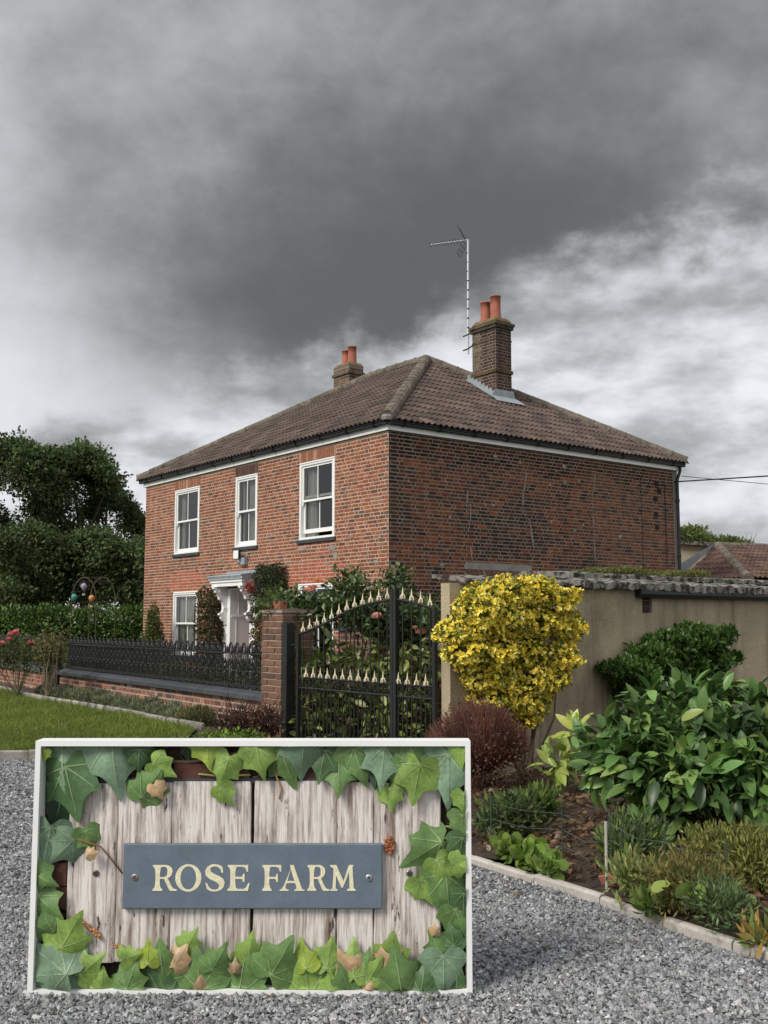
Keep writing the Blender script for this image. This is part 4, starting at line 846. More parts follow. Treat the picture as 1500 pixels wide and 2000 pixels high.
def iron_meshes():
    global HOOP, BARM
    h = MB(); r = .008; w = .058
    arc = [(-w, 0, 0), (-w, 0, .50)] + [(w*math.cos(a), 0, .505+.095*math.sin(a)) for a in np.linspace(PI, 0, 9)] + [(w, 0, .5), (w, 0, 0)]
    h.tube(arc, r, 6); h.tube([(0, 0, .0), (0, 0, .43)], r*.8, 6)
    for s in (1, -1):                                       # leaf scroll inside the hoop head and the band below
        h.tube([(0, 0, .44), (s*.028, 0, .48), (s*.034, 0, .52), (s*.018, 0, .55), (0, 0, .535)], .008, 5); h.tube([(0, 0, .30), (s*.03, 0, .33), (s*.035, 0, .37), (0, 0, .40)], .007, 5); h.tube([(s*w, 0, .16), (s*.03, 0, .20), (0, 0, .17)], .007, 5)
    h.lathe([(.006, .56), (.014, .575), (.004, .595)], (0, 0, 0), 6); h.lathe([(.014, 0), (.018, .02), (.012, .04)], (-w, 0, 0), 6); h.lathe([(.014, 0), (.018, .02), (.012, .04)], (w, 0, 0), 6); HOOP = h.mesh('hoop')
    b = MB(); b.tube([(0, 0, 0), (0, 0, .49)], .0075, 6); b.lathe([(.006, .47), (.022, .49), (.018, .51), (.004, .56)], (0, 0, 0), 6); b.lathe([(.01, .2), (.02, .225), (.01, .25)], (0, 0, 0), 6); b.lathe([(.012, 0), (.017, .02), (.012, .04)], (0, 0, 0), 6)
    for s in (1, -1): b.tube([(0, 0, .25), (s*.028, 0, .30), (s*.012, 0, .35), (0, 0, .33)], .007, 5)
    BARM = b.mesh('bar')
iron_meshes()
def railing(o0, u0, u1, label, name='iron_railing'):
    c0 = o0 + wd*u0 + wn*-.11; e = empty(name, (c0.x, c0.y, .75), label=label, cat='railing', group='black cast-iron railings on the dwarf walls'); n = round((u1-u0)/.2); rot = math.atan2(wd.y, wd.x)
    for k in range(n):
        for me, off, nm in ((HOOP, .05, 'hoop'), (BARM, .15, 'bar')):
            p = c0 + wd*(k*(u1-u0)/n + off); o = obj(nm, me, 'iron', e); o.matrix_basis = Matrix.Translation((p.x, p.y, .752)) @ Matrix.Rotation(rot, 4, 'Z') @ Matrix.Rotation(random.uniform(-.012, .012), 4, 'Y')
    for z in (.80, 1.215):
        q = MB(); a, b = c0, c0 + wd*(u1-u0); t = Vector((0, 0, .011)); nn = wn*.013; q.add([v+Vector((0, 0, z)) for v in (a-t-nn, a-t+nn, a+t+nn, a+t-nn, b-t-nn, b-t+nn, b+t+nn, b+t-nn)], [(0, 1, 2, 3), (7, 6, 5, 4), (0, 4, 5, 1), (1, 5, 6, 2), (2, 6, 7, 3), (3, 7, 4, 0)]); fix_normals(q.build('rail', 'iron', e))
    return e
dwA, oA = dwarf_wall(4.70, 8.42, 'dwarf_wall', 'low weathered brick wall under slate coping beside the gate pier', 290); railing(oA, .05, 8.35, 'long black cast-iron hoop-topped railing between the rose and the gate pier')
dwB, oB = dwarf_wall(-4.75, 6.0, 'dwarf_wall', 'short low brick wall behind the pink roses at the left edge', 60); railing(oB, .3, 5.8, 'far black hoop-topped railing behind the pink roses at the left edge')
# little gate in the gap of the dwarf wall
gs = empty('garden_gate', (-4.2, WY(-4.2), .3), label='small black iron garden gate behind the tangled rose stems', cat='gate')
for i in range(9):
    x = -3.80-i*.105; q = MB(); q.tube([(x, WY(x)-.02, .32), (x, WY(x)-.02, 1.25+.06*math.sin(i*.39)), (x, WY(x)-.02, 1.33+.06*math.sin(i*.39))], [.009, .009, .002], 6); q.build('bar', 'iron', gs)
for z in (.42, .8, 1.2): q = MB(); q.tube([(-3.78, WY(-3.78)-.02, z), (-4.7, WY(-4.7)-.02, z)], .013, 6); q.build('rail', 'iron', gs)
q = MB(); q.box((-3.80, WY(-3.8)-.05, .3), (-3.72, WY(-3.8)+.03, 1.32)); q.build('post', 'iron', gs)
# ================================================================== main gate
YG = -5.60
gate = empty('iron_gate', (6.6, YG, 0), label='tall black iron double gate with cream-gold spear finials', cat='gate')
FIN = None
def finial_mesh():
    global FIN
    f = MB(); f.lathe([(.005, 0), (.009, .012), (.005, .03), (.014, .042), (.002, .13)], (0, 0, 0), 7)
    for k in range(4):
        a = PI/2*k; f.tube([(0, 0, .05), (.022*math.cos(a), .022*math.sin(a), .035), (.03*math.cos(a), .03*math.sin(a), .0), (.022*math.cos(a), .022*math.sin(a), -.012)], [.006, .008, .007, .002], 5)
    f.V = [(x*.85, y*.85, z*.88) for x, y, z in f.V]; FIN = f.mesh('finial')
finial_mesh()
def bar(x, z0, z1, r=.008): q = MB(); q.tube([(x, YG, z0), (x, YG, z1)], r, 6); q.build('bar', 'gate_iron', gate)
def fin(x, z): o = obj('finial', FIN, 'gold', gate); o.matrix_basis = Matrix.Translation((x, YG, z)) @ Matrix.Rotation(random.uniform(0, .6), 4, 'Z') @ Matrix.Rotation(random.uniform(-.03, .03), 4, 'Y')
gx0, gxm, gx1 = 5.50, 7.30, 7.94
def archz(x):
    t = (x-gx0)/(gxm-gx0)
    if t <= 1: return 1.475 + .375*float(np.interp(t, (0, .08, .154, .23, .31, .40, .48, .56, .65, .74, .83, .92, 1), (0, .075, .16, .25, .345, .48, .61, .72, .805, .875, .93, .97, 1)))
    return 1.85 - .42*((t-1)**1.35)
def rail(pts, r=.012): q = MB(); q.tube(pts, r, 6); q.build('rail', 'gate_iron', gate)
rail([(x, YG, archz(x)) for x in np.linspace(gx0, gxm-.05, 26)], .014); rail([(x, YG, archz(x)) for x in np.linspace(gxm+.05, gx1, 8)], .014)
for z in (.865, .985, .12):
    rail([(gx0, YG, z), (gxm-.05, YG, z)]); rail([(gxm+.05, YG, z), (gx1, YG, z)])
for x in (gx0, gx1): q = MB(); q.box((x-.02, YG-.02, .05), (x+.02, YG+.02, archz(x)+.01)); q.build('stile', 'gate_iron', gate)
q = MB(); q.box((gxm-.05, YG-.025, .04), (gxm-.003, YG+.025, 1.955)); q.build('stile', 'gate_iron', gate); q = MB(); q.box((gxm+.003, YG-.025, .04), (gxm+.05, YG+.025, 1.955)); q.build('stile', 'gate_iron', gate)
xs = [gx0+.145*(i+.6) for i in range(12)] + [gxm+.05+.145*(i+.6) for i in range(5)]
for x in xs:
    if abs(x-gxm) < .05 or x > gx1-.03: continue
    bar(x, .12, archz(x)); fin(x, archz(x)+.02); 
    for dx in (-.0725,):
        if x+dx > gx0+.03 and abs(x+dx-gxm) > .06: bar(x+dx, .12, .985, .007); fin(x+dx, .995)
    s = MB(); s.tube([(x+.055*math.cos(a)*(1-a/11)-.03, YG-.008, .925+.05*math.sin(a)*(1-a/11)) for a in np.linspace(0, 8, 18)], .006, 5); s.build('scroll', 'gate_iron', gate)
q = MB(); q.box((5.235, -5.665, 0), (5.345, -5.555, 1.60)); q.lathe([(.06, 0), (.06, .01), (.0, .02)], (5.29, -5.61, 1.60), 8); q.build('post', 'gate_iron', gate)
for z in (.4, 1.35): q = MB(); q.tube([(5.345, YG, z), (5.485, YG, z)], .014, 6); q.build('hinge', 'gate_iron', gate)
# brick wall and bin behind the gate
iw = empty('inner_brick_wall', (5.4, -3.7, 0), label='dark brick wall standing behind the iron gate and the roses', cat='wall'); q = MB(); q.box((3.6, -3.70, 0), (6.9, -3.5, 1.50)); ic = q.build('core', 'mortar', iw); ic.data.color_attributes['Col'].data.foreach_set('color', np.tile(np.array([.22, .17, .13, 1], dtype=np.float32), len(ic.data.vertices)))
lay_bricks(course_bricks(3.3, .02, 1.5), (3.6, -3.70, 0), (1, 0, 0), (0, -1, 0), lambda u, z: shade(pick([((.12, .055, .04), 3), ((.16, .065, .042), 2), ((.08, .045, .036), 2)]), random.uniform(.8, 1.2)), iw, single=lambda b: b[0] > 1.2 and b[1] > .75, lim=110)
q = MB(); q.box((3.58, -3.73, 1.5), (6.92, -3.48, 1.56)); q.build('coping', 'slate', iw)
wb = empty('wheelie_bin', (7.05, -4.3, 0), label='dark grey plastic bin behind the right gate leaf', cat='bin')
q = MB(); q.extrude([(-.24, -.24), (.24, -.24), (.24, .24), (-.24, .24)], lambda u, v, s: (7.06+u*(.82+.18*s), -4.3+v*(.8+.2*s), .12+s*1.18), 0, 1); fix_normals(q.build('body', 'black_plastic', wb, color=(2.2, 2.3, 2.4)))
q = MB(); q.extrude([(-.28, 0), (.28, 0), (.28, .05), (.1, .13), (-.2, .10), (-.28, .05)], lambda u, v, s: (7.06+s, -4.3+u, 1.305+v), -.28, .28); fix_normals(q.build('lid', 'black_plastic', wb, color=(5, 5.5, 6)))
for s in (-.2, .2): q = MB(); q.lathe([(.09, -.03), (.09, .03)], (0, 0, 0), 12); w_ = q.build('wheel', 'iron', wb); w_.matrix_basis = Matrix.Translation((7.06+s, -4.07, .1)) @ Matrix.Rotation(PI/2, 4, 'Y')

# ================================================================== board added on the gravel as stand-in for the inset picture, ivy round it
SP = .002232                                               # metres for one pixel of the inset picture
FX, FY = dep(490, 1940, 4.57)[:2]; SA = math.atan2(RGT[1], RGT[0])
sign = empty('inset_board', (FX, FY, 0), SA, label='white-framed board of weathered planks with slate nameplate on the gravel', cat='sign')
SM = Matrix.Translation((FX, FY, 0)) @ Matrix.Rotation(SA, 4, 'Z'); H_ = 480*SP*1.012; W_ = 862*SP
def lx(px): return (px-490.5)*SP
def lz(py): return (1940-py)*SP*.976
def sobj(mb, name, m, parent=sign, **k):
    o = mb.build(name, m, parent, **{a: b for a, b in k.items()}); o.matrix_basis = SM @ o.matrix_basis; return o
t_ = 10.5*SP; q = MB(); DF, DB = -.04, .072                   # frame front and back (local y)
for name_, a, b in (('frame_rail', (-W_/2, DF, 0), (W_/2, DB, t_)), ('frame_rail', (-W_/2, DF, H_-t_), (W_/2, DB, H_)), ('frame_stile', (-W_/2, DF, t_), (-W_/2+t_, DB, H_-t_)), ('frame_stile', (W_/2-t_, DF, t_), (W_/2, DB, H_-t_))):
    q = MB(); q.box(a, b); sobj(q, name_, 'white_paint')
q = MB(); q.box((-W_/2+t_, DB-.02, t_), (W_/2-t_, DB-.004, H_-t_)); sobj(q, 'back_board', 'soil')
for sx in (-.55, .55): q = MB(); q.extrude([(DB, .0), (DB+.42, .0), (DB+.42, .04), (DB+.05, .75), (DB, .75)], lambda u, v, s: (sx+s, u, v), -.025, .025); fix_normals(sobj(q, 'strut', 'bark'))
for (a, b, c, d) in ((70, 120, 1690, 1735), (70, 124, 1738, 1780), (70, 118, 1790, 1830), (330, 480, 1492, 1522), (560, 700, 1495, 1522), (862, 910, 1500, 1545), (866, 908, 1830, 1870)):
    q = MB(); q.box((lx(a), DB-.045, lz(d)), (lx(b), DB-.021, lz(c))); sobj(q, 'brick', 'brick', color=(.10, .045, .035))
for (a, b, top, bot) in ((123, 219, 1531, 1884), (220.5, 327, 1529, 1882), (328, 485, 1527, 1882), (492, 656, 1526, 1884), (657, 729, 1528, 1884), (730.5, 863, 1530, 1886)):
    x0_, x1_, z0_, z1_ = lx(a), lx(b), lz(bot), lz(top); n = 14; V = []; yf = .018+random.uniform(-.003, .003)
    for i in range(n+1):                                    # a worn plank: slightly wavy edges and cupped face
        z = z0_+(z1_-z0_)*i/n; j0, j1 = random.uniform(-.0015, .0015), random.uniform(-.0015, .0015); V += [(x0_+j0, yf+.045, z), (x0_+j0, yf+.004, z), (x0_+j0+.005, yf, z), ((x0_+x1_)/2, yf-.003, z), (x1_+j1-.005, yf, z), (x1_+j1, yf+.004, z), (x1_+j1, yf+.045, z)]
    F = [(7*i+k, 7*i+k+1, 7*i+8+k, 7*i+7+k) for i in range(n) for k in range(6)] + [(6, 5, 4, 3, 2, 1, 0), tuple(7*n+k for k in range(7))]
    q = MB(); q.add(V, F); fix_normals(sobj(q, 'plank', 'plank'))
q = MB(); q.box((lx(180), .022, lz(1530)), (lx(862), .062, lz(1521))); sobj(q, 'top_batten', 'slate')
q = MB(); p0, p1, p2, p3 = lx(236), lx(747), lz(1776), lz(1649); bv = .004
q.extrude([(p0, p2), (p1, p2), (p1, p3), (p0, p3)], lambda u, v, s: (u, s, v), .012, -.008); q.add([(p0, -.008, p2), (p1, -.008, p2), (p1, -.008, p3), (p0, -.008, p3), (p0+bv, -.012, p2+bv), (p1-bv, -.012, p2+bv), (p1-bv, -.012, p3-bv), (p0+bv, -.012, p3-bv)], [(0, 1, 5, 4), (1, 2, 6, 5), (2, 3, 7, 6), (3, 0, 4, 7), (4, 5, 6, 7)]); plq = fix_normals(sobj(q, 'nameplate', 'plaque')); plq['label'] = 'blue-grey slate nameplate reading ROSE FARM in cream letters'
def screw(px, py, y, col, parent, r=.0145):
    q = MB(); q.lathe([(r, 0), (r, .003), (r*.75, .006), (0.001, .0065)], (0, 0, 0), 14); s = sobj(q, 'screw', 'steel', parent, color=col); s.matrix_basis = SM @ Matrix.Translation((lx(px), y, lz(py))) @ Matrix.Rotation(PI/2, 4, 'X') @ Matrix.Rotation(.6, 4, 'Z')
    q = MB(); q.box((-r*.6, -r*.14, .0066), (r*.6, r*.14, .0072)); q.box((-r*.14, -r*.6, .0074), (r*.14, r*.6, .0078)); c = sobj(q, 'slot', 'dark_steel', parent); c.matrix_basis = s.matrix_basis.copy()
screw(259.5, 1714, -.012, (.75, .55, .48), plq); screw(720.5, 1715, -.012, (.9, .9, .9), plq); screw(180, 1709, .015, (.35, .22, .2), sign); screw(800, 1709, .015, (.4, .38, .36), sign)
# letters: strokes as polygons in a 100-high box
def arc(cx, cy, rx, ry, a0, a1, tx, ty, n=22):               # ring segment, heavier at the sides (tx) than top and bottom (ty)
    A = np.radians(np.linspace(a0, a1, n)); o = [(cx+rx*math.cos(a), cy+ry*math.sin(a)) for a in A]; i = [(cx+(rx-tx)*math.cos(a), cy+(ry-ty)*math.sin(a)) for a in A]; return ('strip', o, i)
def stem(x, w, y0=0, y1=100, sl=9, sr=9):                   # upright with flared feet
    return [('poly', [(x-sl, y0), (x+w+sr, y0), (x+w+sr, y0+5), (x+w+1.5, y0+13), (x+w-1, y0+30), (x+w-1, y1-30), (x+w+1.5, y1-13), (x+w+min(sr, 6), y1-5), (x+w+min(sr, 6), y1), (x-sl, y1), (x-sl, y1-5), (x-1.5, y1-13), (x+1, y1-30), (x+1, y0+30), (x-1.5, y0+13), (x-sl, y0+5)])]
def L_R():
    S = stem(12, 19); o = [(30, 100), (52, 100), (64, 97), (74, 88), (77, 75), (74, 61), (64, 51), (48, 46), (30, 46)]; i = [(30, 93), (48, 93), (54, 90), (57, 84), (58, 75), (57, 64), (53, 57), (45, 53), (30, 53)]
    return S + [('strip', o, i), ('poly', [(44, 50), (60, 48), (74, 18), (82, 8), (94, 5), (94, 0), (70, 0), (63, 8)])], 92
def L_O(): return [arc(50, 50, 50, 53, 0, 360, 20, 8, 44)], 100
def L_S():
    o = [(64, 92), (66, 70), (61, 70), (56, 84), (46, 93), (34, 95), (24, 91), (20, 83), (23, 74), (34, 66), (52, 57), (67, 46), (72, 32), (69, 16), (58, 3), (40, -3), (22, -1), (8, 8), (4, 30), (9, 30), (16, 15), (26, 6), (39, 4), (49, 8), (53, 17), (50, 27), (38, 36), (18, 46), (4, 60), (2, 78), (10, 93), (24, 102), (42, 103), (56, 98)]
    return [('poly', o)], 74
def L_E(n=False): return stem(10, 20) + [('poly', [(28, 100), (76, 100), (76, 74), (71, 74), (66, 88), (56, 93), (28, 93)]), ('poly', [(28, 54), (54, 54), (58, 66), (63, 66), (63, 34), (58, 34), (54, 46), (28, 46)])] + ([] if n else [('poly', [(28, 0), (76, 0), (82, 30), (77, 30), (68, 12), (58, 7), (28, 7)])]), 82 if not n else 76
def L_F(): return L_E(True)
def L_A(): return [('poly', [(42, 100), (56, 100), (88, 16), (94, 5), (102, 5), (102, 0), (60, 0), (60, 5), (68, 7), (68, 14), (44, 84)]), ('poly', [(44, 84), (40, 100), (50, 100), (24, 20), (22, 10), (30, 5), (36, 5), (36, 0), (-2, 0), (-2, 5), (8, 8), (14, 18)]), ('poly', [(25, 30), (64, 30), (61, 38), (28, 38)])], 100
def L_M(): return [('poly', [(-2, 0), (34, 0), (34, 5), (25, 9), (27, 82), (15, 90), (10, 9), (-2, 5)]), ('poly', [(-2, 100), (28, 100), (62, 38), (58, 12), (52, 12), (12, 88), (-2, 95)]), ('poly', [(60, 30), (86, 95), (90, 100), (110, 100), (110, 95), (98, 90), (60, 12), (54, 14)]), ('poly', [(80, 0), (122, 0), (122, 5), (112, 9), (106, 92), (88, 88), (92, 9), (80, 5)])], 120
def letter(fn, px0, px1, pb=1740.5, pt=1690):
    parts, w = fn(); sc = (px1-px0)/w; mb = MB(); hgt = (pb-pt)/100
    X = lambda u: lx(px0+u*sc); Zf = lambda v: lz(pb-v*hgt)
    for i, pt_ in enumerate(parts):
        y = -.0135-.0003*i; y0 = -.0121
        if pt_[0] == 'strip':
            o, n_ = pt_[1], pt_[2]; m = len(o)
            for k in range(m-1):
                quad = [o[k], o[k+1], n_[k+1], n_[k]]; mb.add([(X(u), y, Zf(v)) for u, v in quad], [(0, 1, 2, 3)]); mb.add([(X(u), yy, Zf(v)) for yy in (y, y0) for u, v in (o[k], o[k+1])], [(0, 1, 3, 2)]); mb.add([(X(u), yy, Zf(v)) for yy in (y, y0) for u, v in (n_[k], n_[k+1])], [(0, 1, 3, 2)])
        else: mb.extrude(pt_[1], lambda u, v, s: (X(u), s, Zf(v)), y0, y)
    bm = bmesh.new(); me = mb.mesh('letter'); bm.from_mesh(me); bmesh.ops.triangulate(bm, faces=[f for f in bm.faces if len(f.verts) > 4]); bmesh.ops.recalc_face_normals(bm, faces=bm.faces); bm.to_mesh(me); bm.free(); o = obj('letter', me, 'letter', plq); o.matrix_basis = SM.copy()
for fn, a, b in ((L_R, 293.5, 342), (L_O, 339.5, 391), (L_S, 397, 438), (L_E, 442, 486), (L_F, 510, 548), (L_A, 546, 593), (L_R, 598, 642), (L_M, 645, 694)): letter(fn, a, b)
# ---- ivy
ivy = empty('ivy_plant', (FX, FY, 0), SA, label='glossy green ivy growing round the weathered nameboard', cat='ivy')
def ivy_leaf(px, py, size, tip, col, y, lobes=1., curl=0.):
    """palmate leaf with pale raised veins; px,py = middle of the blade, tip = direction it points (deg, 90 = up)"""
    half = [(0, .03), (-.17, -.12), (-.40, -.11), (-.58, .04), (-.66, .20), (-.49, .36), (-.56, .60), (-.37, .64), (-.22, .72), (-.11, .90), (0, 1.10)]
    half = [(u*random.uniform(.95, 1.06), v*random.uniform(.97, 1.04)) for u, v in half]; ctl = half + [(-u*random.uniform(.95, 1.05), v*random.uniform(.97, 1.03)) for u, v in half[-2:0:-1]]; nc = len(ctl); out = []
    for i in range(nc):                                     # smooth the outline, keep the tips
        p0, p1, p2, p3 = (np.array(ctl[(i+k) % nc]) for k in (-1, 0, 1, 2))
        for t in (0, .5): out.append(tuple(.5*(2*p1+(p2-p0)*t+(2*p0-5*p1+4*p2-p3)*t*t+(3*p1-p0-3*p2+p3)*t**3)))
    c0 = (0, .30); RR = (.3, .55, .78, 1.0); n = len(out); pts = [c0] + [(c0[0]+(u-c0[0])*r_, c0[1]+(v-c0[1])*r_) for r_ in RR for u, v in out]; sx = random.uniform(.9, 1.06)
    tilt = random.uniform(-.35, .45); roll = random.uniform(-.45, .45)
    def zf(u, v): return -.16*abs(u) - .16*(u*u) + .045*math.sin(6*u+px)*math.cos(5*v+py) + .05*math.cos(7*math.hypot(u, v-.3))*0 - .16*max(0, v-.55)**1.3 + tilt*(v-.4)*.5 + roll*u*.5 - curl*(u*u+(v-.4)**2)*.9
    a = math.radians(tip-90); S = size*SP*1.0; cx, cz = lx(px), lz(py)
    def place(u, v, lift=0.):
        u2, v2 = u*sx*.92, (v-.42); x = cx+S*(u2*math.cos(a)-v2*math.sin(a)); z = cz+S*(u2*math.sin(a)+v2*math.cos(a)); yy = y - S*zf(u, v) - lift
        return (min(max(x, -W_/2+t_+.001), W_/2-t_-.001), min(yy, .046), min(max(z, t_+.001), H_-t_-.001))
    mb = MB(); k = 1.; mb.add([place(u, v) for u, v in pts], [(0, 1+i, 1+(i+1) % n) for i in range(n)] + [(1+k_*n+i, 1+k_*n+n+i, 1+k_*n+n+(i+1) % n, 1+k_*n+(i+1) % n) for k_ in range(3) for i in range(n)], col)
    vc = tuple(min(.62, c*.75+v) for c, v in zip(col, (.17, .20, .11)))
    for (u, v) in ((0, .98), (-.46, .58), (.46, .58), (-.53, .16), (.53, .16)):
        m = 9; V = []; dx, dy = u, v-.08; L = math.hypot(dx, dy); ox, oy = -dy/L, dx/L
        for i in range(m+1):
            t = i/m*.94; w = .017*(1-t*.72); V += [place(u*t+ox*w, .08+(v-.08)*t+oy*w, .0022), place(u*t-ox*w, .08+(v-.08)*t-oy*w, .0022)]
        mb.add(V, [(2*i, 2*i+1, 2*i+3, 2*i+2) for i in range(m)], vc)
    me = mb.mesh('leaf', smooth=True); o = obj('leaf', me, 'ivy_leaf', ivy); o.matrix_basis = SM.copy(); return o
IV = {'b': (.19, .295, .185), 'm': (.145, .255, .08), 'l': (.245, .38, .085), 'd': (.075, .15, .055), 'k': (.035, .075, .04), 'y': (.30, .40, .06), 't': (.50, .34, .19)}
LV = [(525, 60, 70, -90, 'k'), (130, 260, 200, -70, 'k'), (130, 175, 190, -75, 'd'), (100, 85, 175, -82, 'b'), (275, 80, 215, -80, 'b'), (362, 80, 80, -90, 'd'), (440, 115, 95, -30, 'l'), (398, 180, 135, 55, 'm'), (592, 50, 110, -80, 'y'), (655, 118, 115, -110, 'l'), (655, 205, 78, -55, 'l'),
      (770, 80, 115, -75, 'l'), (860, 98, 145, -70, 'm'), (920, 50, 165, -95, 'b'), (985, 95, 115, -100, 'd'), (1040, 135, 120, -90, 'm'), (1105, 95, 135, -70, 'm'), (1080, 40, 110, -90, 'y'), (1190, 90, 150, -95, 'b'), (1165, 130, 90, -90, 'k'), (1250, 145, 105, -110, 'm'), (1215, 215, 85, -85, 'l'), (1305, 150, 145, -100, 'l'), (1285, 50, 130, -70, 'm'), (1350, 85, 90, -90, 'd'), (1410, 130, 180, -90, 'b'), (1445, 55, 100, -80, 'l'),
      (62, 365, 145, -100, 'b'), (122, 385, 110, -135, 'b'), (197, 355, 88, -70, 'm'), (45, 480, 100, -30, 'm'), (65, 570, 115, -40, 'm'), (60, 650, 110, 160, 'm'),
      (145, 672, 135, 60, 'l'), (95, 760, 180, 150, 'b'), (215, 778, 110, 40, 'l'), (110, 835, 150, 110, 'b'), (260, 845, 100, 90, 'l'), (350, 742, 70, 20, 'l'), (412, 735, 80, 90, 'y'), (355, 812, 115, 70, 'm'), (458, 775, 145, 95, 'm'), (440, 845, 130, 120, 'd'), (548, 695, 78, 60, 'l'), (495, 850, 130, 70, 'd'), (580, 800, 150, 100, 'm'), (640, 755, 105, 60, 'm'), (720, 812, 190, 80, 'm'), (745, 730, 105, 80, 'l'), (845, 755, 150, 60, 'm'), (840, 825, 90, 90, 'k'), (930, 748, 85, 100, 'y'), (935, 812, 195, 100, 'l'), (1010, 745, 105, 80, 'l'), (1092, 765, 120, 90, 'l'), (1070, 828, 120, 110, 'm'), (1015, 835, 80, 90, 'l'), (1138, 762, 75, 80, 'm'), (1218, 740, 125, 85, 'l'), (1155, 795, 105, 60, 'l'), (1245, 815, 180, 100, 'm'), (1320, 825, 100, 80, 'd'), (1390, 785, 140, -90, 'b'), (1368, 705, 85, 120, 'm'), (1420, 680, 80, 100, 'd'), (1445, 625, 125, -70, 'm'), (1435, 835, 110, 90, 'd'),
      (1338, 395, 165, -150, 'm'), (1385, 450, 95, -60, 'l'), (1330, 520, 105, -60, 'l'), (1405, 525, 165, -85, 'm'), (1455, 300, 90, -90, 'm'), (1450, 380, 100, -100, 'd'), (1445, 440, 85, -20, 'l'), (1460, 225, 80, -90, 'l'), (1458, 560, 90, -90, 'd'), (45, 70, 40, -90, 'y')]
for i, (zx, zy, s, tip, c) in enumerate(LV):
    y = -.006 - .0003*i + random.uniform(-.028, .008) + (.03 if c == 'k' else 0)
    ivy_leaf(50+zx*.5867, 1430+zy*.5867, s*.5867, tip, shade(IV[c], random.uniform(.85, 1.1)), y)
for zx, zy, s, tip in ((515, 745, 85, 60), (700, 775, 45, 90), (1075, 778, 110, 120), (1205, 768, 100, 40), (1360, 655, 40, 90), (590, 840, 70, 100), (1150, 828, 50, 90), (430, 190, 60, -60), (215, 403, 40, 10)):
    ivy_leaf(50+zx*.5867, 1430+zy*.5867, s*.5867, tip, shade(IV['t'], random.uniform(.6, 1.3)), -.03+random.uniform(-.02, 0), curl=.5)
def vine(pts, r, col=(.14, .09, .05), m='twig'):
    q = MB(); q.tube([(lx(50+a*.5867), y, lz(1430+b*.5867)) for a, b, y in pts], r, 6, col); o = q.build('stem', m, ivy, smooth=True); o.matrix_basis = SM.copy()
vine([(30, 60, .06), (200, 90, .05), (380, 95, .03), (520, 100, .03), (600, 90, .03), (760, 50, .02)], .008); vine([(560, 140, .02), (620, 145, .01), (740, 142, .005)], .004, (.25, .27, .08)); vine([(1395, 320, .03), (1450, 322, .02)], .005, (.22, .25, .08)); vine([(1390, 355, .0), (1450, 360, .03)], .006, (.22, .26, .08)); vine([(1400, 250, .06), (1430, 300, .05), (1400, 360, .04), (1440, 600, .05), (1400, 700, .04)], .008); vine([(165, 355, -.02), (240, 385, .0), (312, 475, .008)], .0035, (.2, .1, .05)); vine([(820, 130, .01), (845, 190, .008), (838, 225, .008)], .004, (.35, .22, .09)); vine([(30, 850, .03), (500, 830, .04), (1000, 835, .04), (1460, 830, .03)], .007)
for i in range(26):
    a, b = random.choice([(random.uniform(380, 800), random.uniform(50, 150)), (random.uniform(1390, 1465), random.uniform(200, 720)), (random.uniform(40, 120), random.uniform(430, 600))]); vine([(a, b, .05), (a+random.uniform(-40, 40), b+random.uniform(10, 50), .04), (a+random.uniform(-50, 50), b+random.uniform(20, 80), .05)], .003, (.16, .10, .06))
rp = MB(); V = []
for i in range(60):                                          # brown knot of old plaster, and a dried catkin
    a = random.random()*6.28; r = math.sqrt(random.random()); rp.lathe([(.008, -.004), (.009, .0), (.003, .006)], (lx(761)+r*math.cos(a)*.02, .013-random.random()*.008, lz(1652)+r*math.sin(a)*.038), 5)
o = sobj(rp, 'mud_lump', 'rust', sign)
ct = MB()
for i in range(46):
    t = i/45; ct.lathe([(.004, -.005), (.008, 0), (.003, .007)], (lx(142+t*52)+random.uniform(-.007, .007), .006+random.uniform(-.006, .004), lz(1790+t*43)+random.uniform(-.008, .008)), 5)
for i in range(18): ct.lathe([(.004, -.005), (.007, 0), (.003, .006)], (lx(222+random.random()*16), .008, lz(1847+random.random()*14)), 5)
o = sobj(ct, 'dried_catkin', 'rust', ivy, color=(1.5, 2.0, 2.0))

# ================================================================== planting
def plant(name, loc, label, cat, group=None): return empty(name, tuple(loc), label=label, cat=cat, group=group)
G_DARK = [((.035, .075, .020), 4), ((.055, .105, .028), 4), ((.085, .14, .035), 2), ((.028, .05, .018), 2)]
# ---- big trees beyond the hedge
def tree(x, y, h, blobs, n, size, pal, label, trunk_r=.22, limbs=7):
    t = plant('broadleaf_tree', (x, y, 0), label, 'tree', 'trees beyond the hedge'); q = MB(); q.tube([(x, y, -.1), (x+.1, y, h*.2), (x-.05, y+.1, h*.45), (x, y, h*.75)], [trunk_r*1.3, trunk_r, trunk_r*.7, trunk_r*.2], 8); q.build('trunk', 'bark', t)
    for i in range(limbs):
        b = random.choice(blobs)[0]; z0 = h*random.uniform(.2, .5); q = MB(); a = Vector((x, y, z0)); e = Vector(b); m = a.lerp(e, .5)+Vector((random.uniform(-.3, .3), random.uniform(-.3, .3), .3)); q.tube([a, m, e], [trunk_r*.45, trunk_r*.3, .03], 6); q.build('limb', 'bark', t)
    foliage_obj('crown', t, 'leaf', foliage(blobs, n, size, pal, shell=.85, lump=.34, up=.0, rnd=.9), kind='stuff')
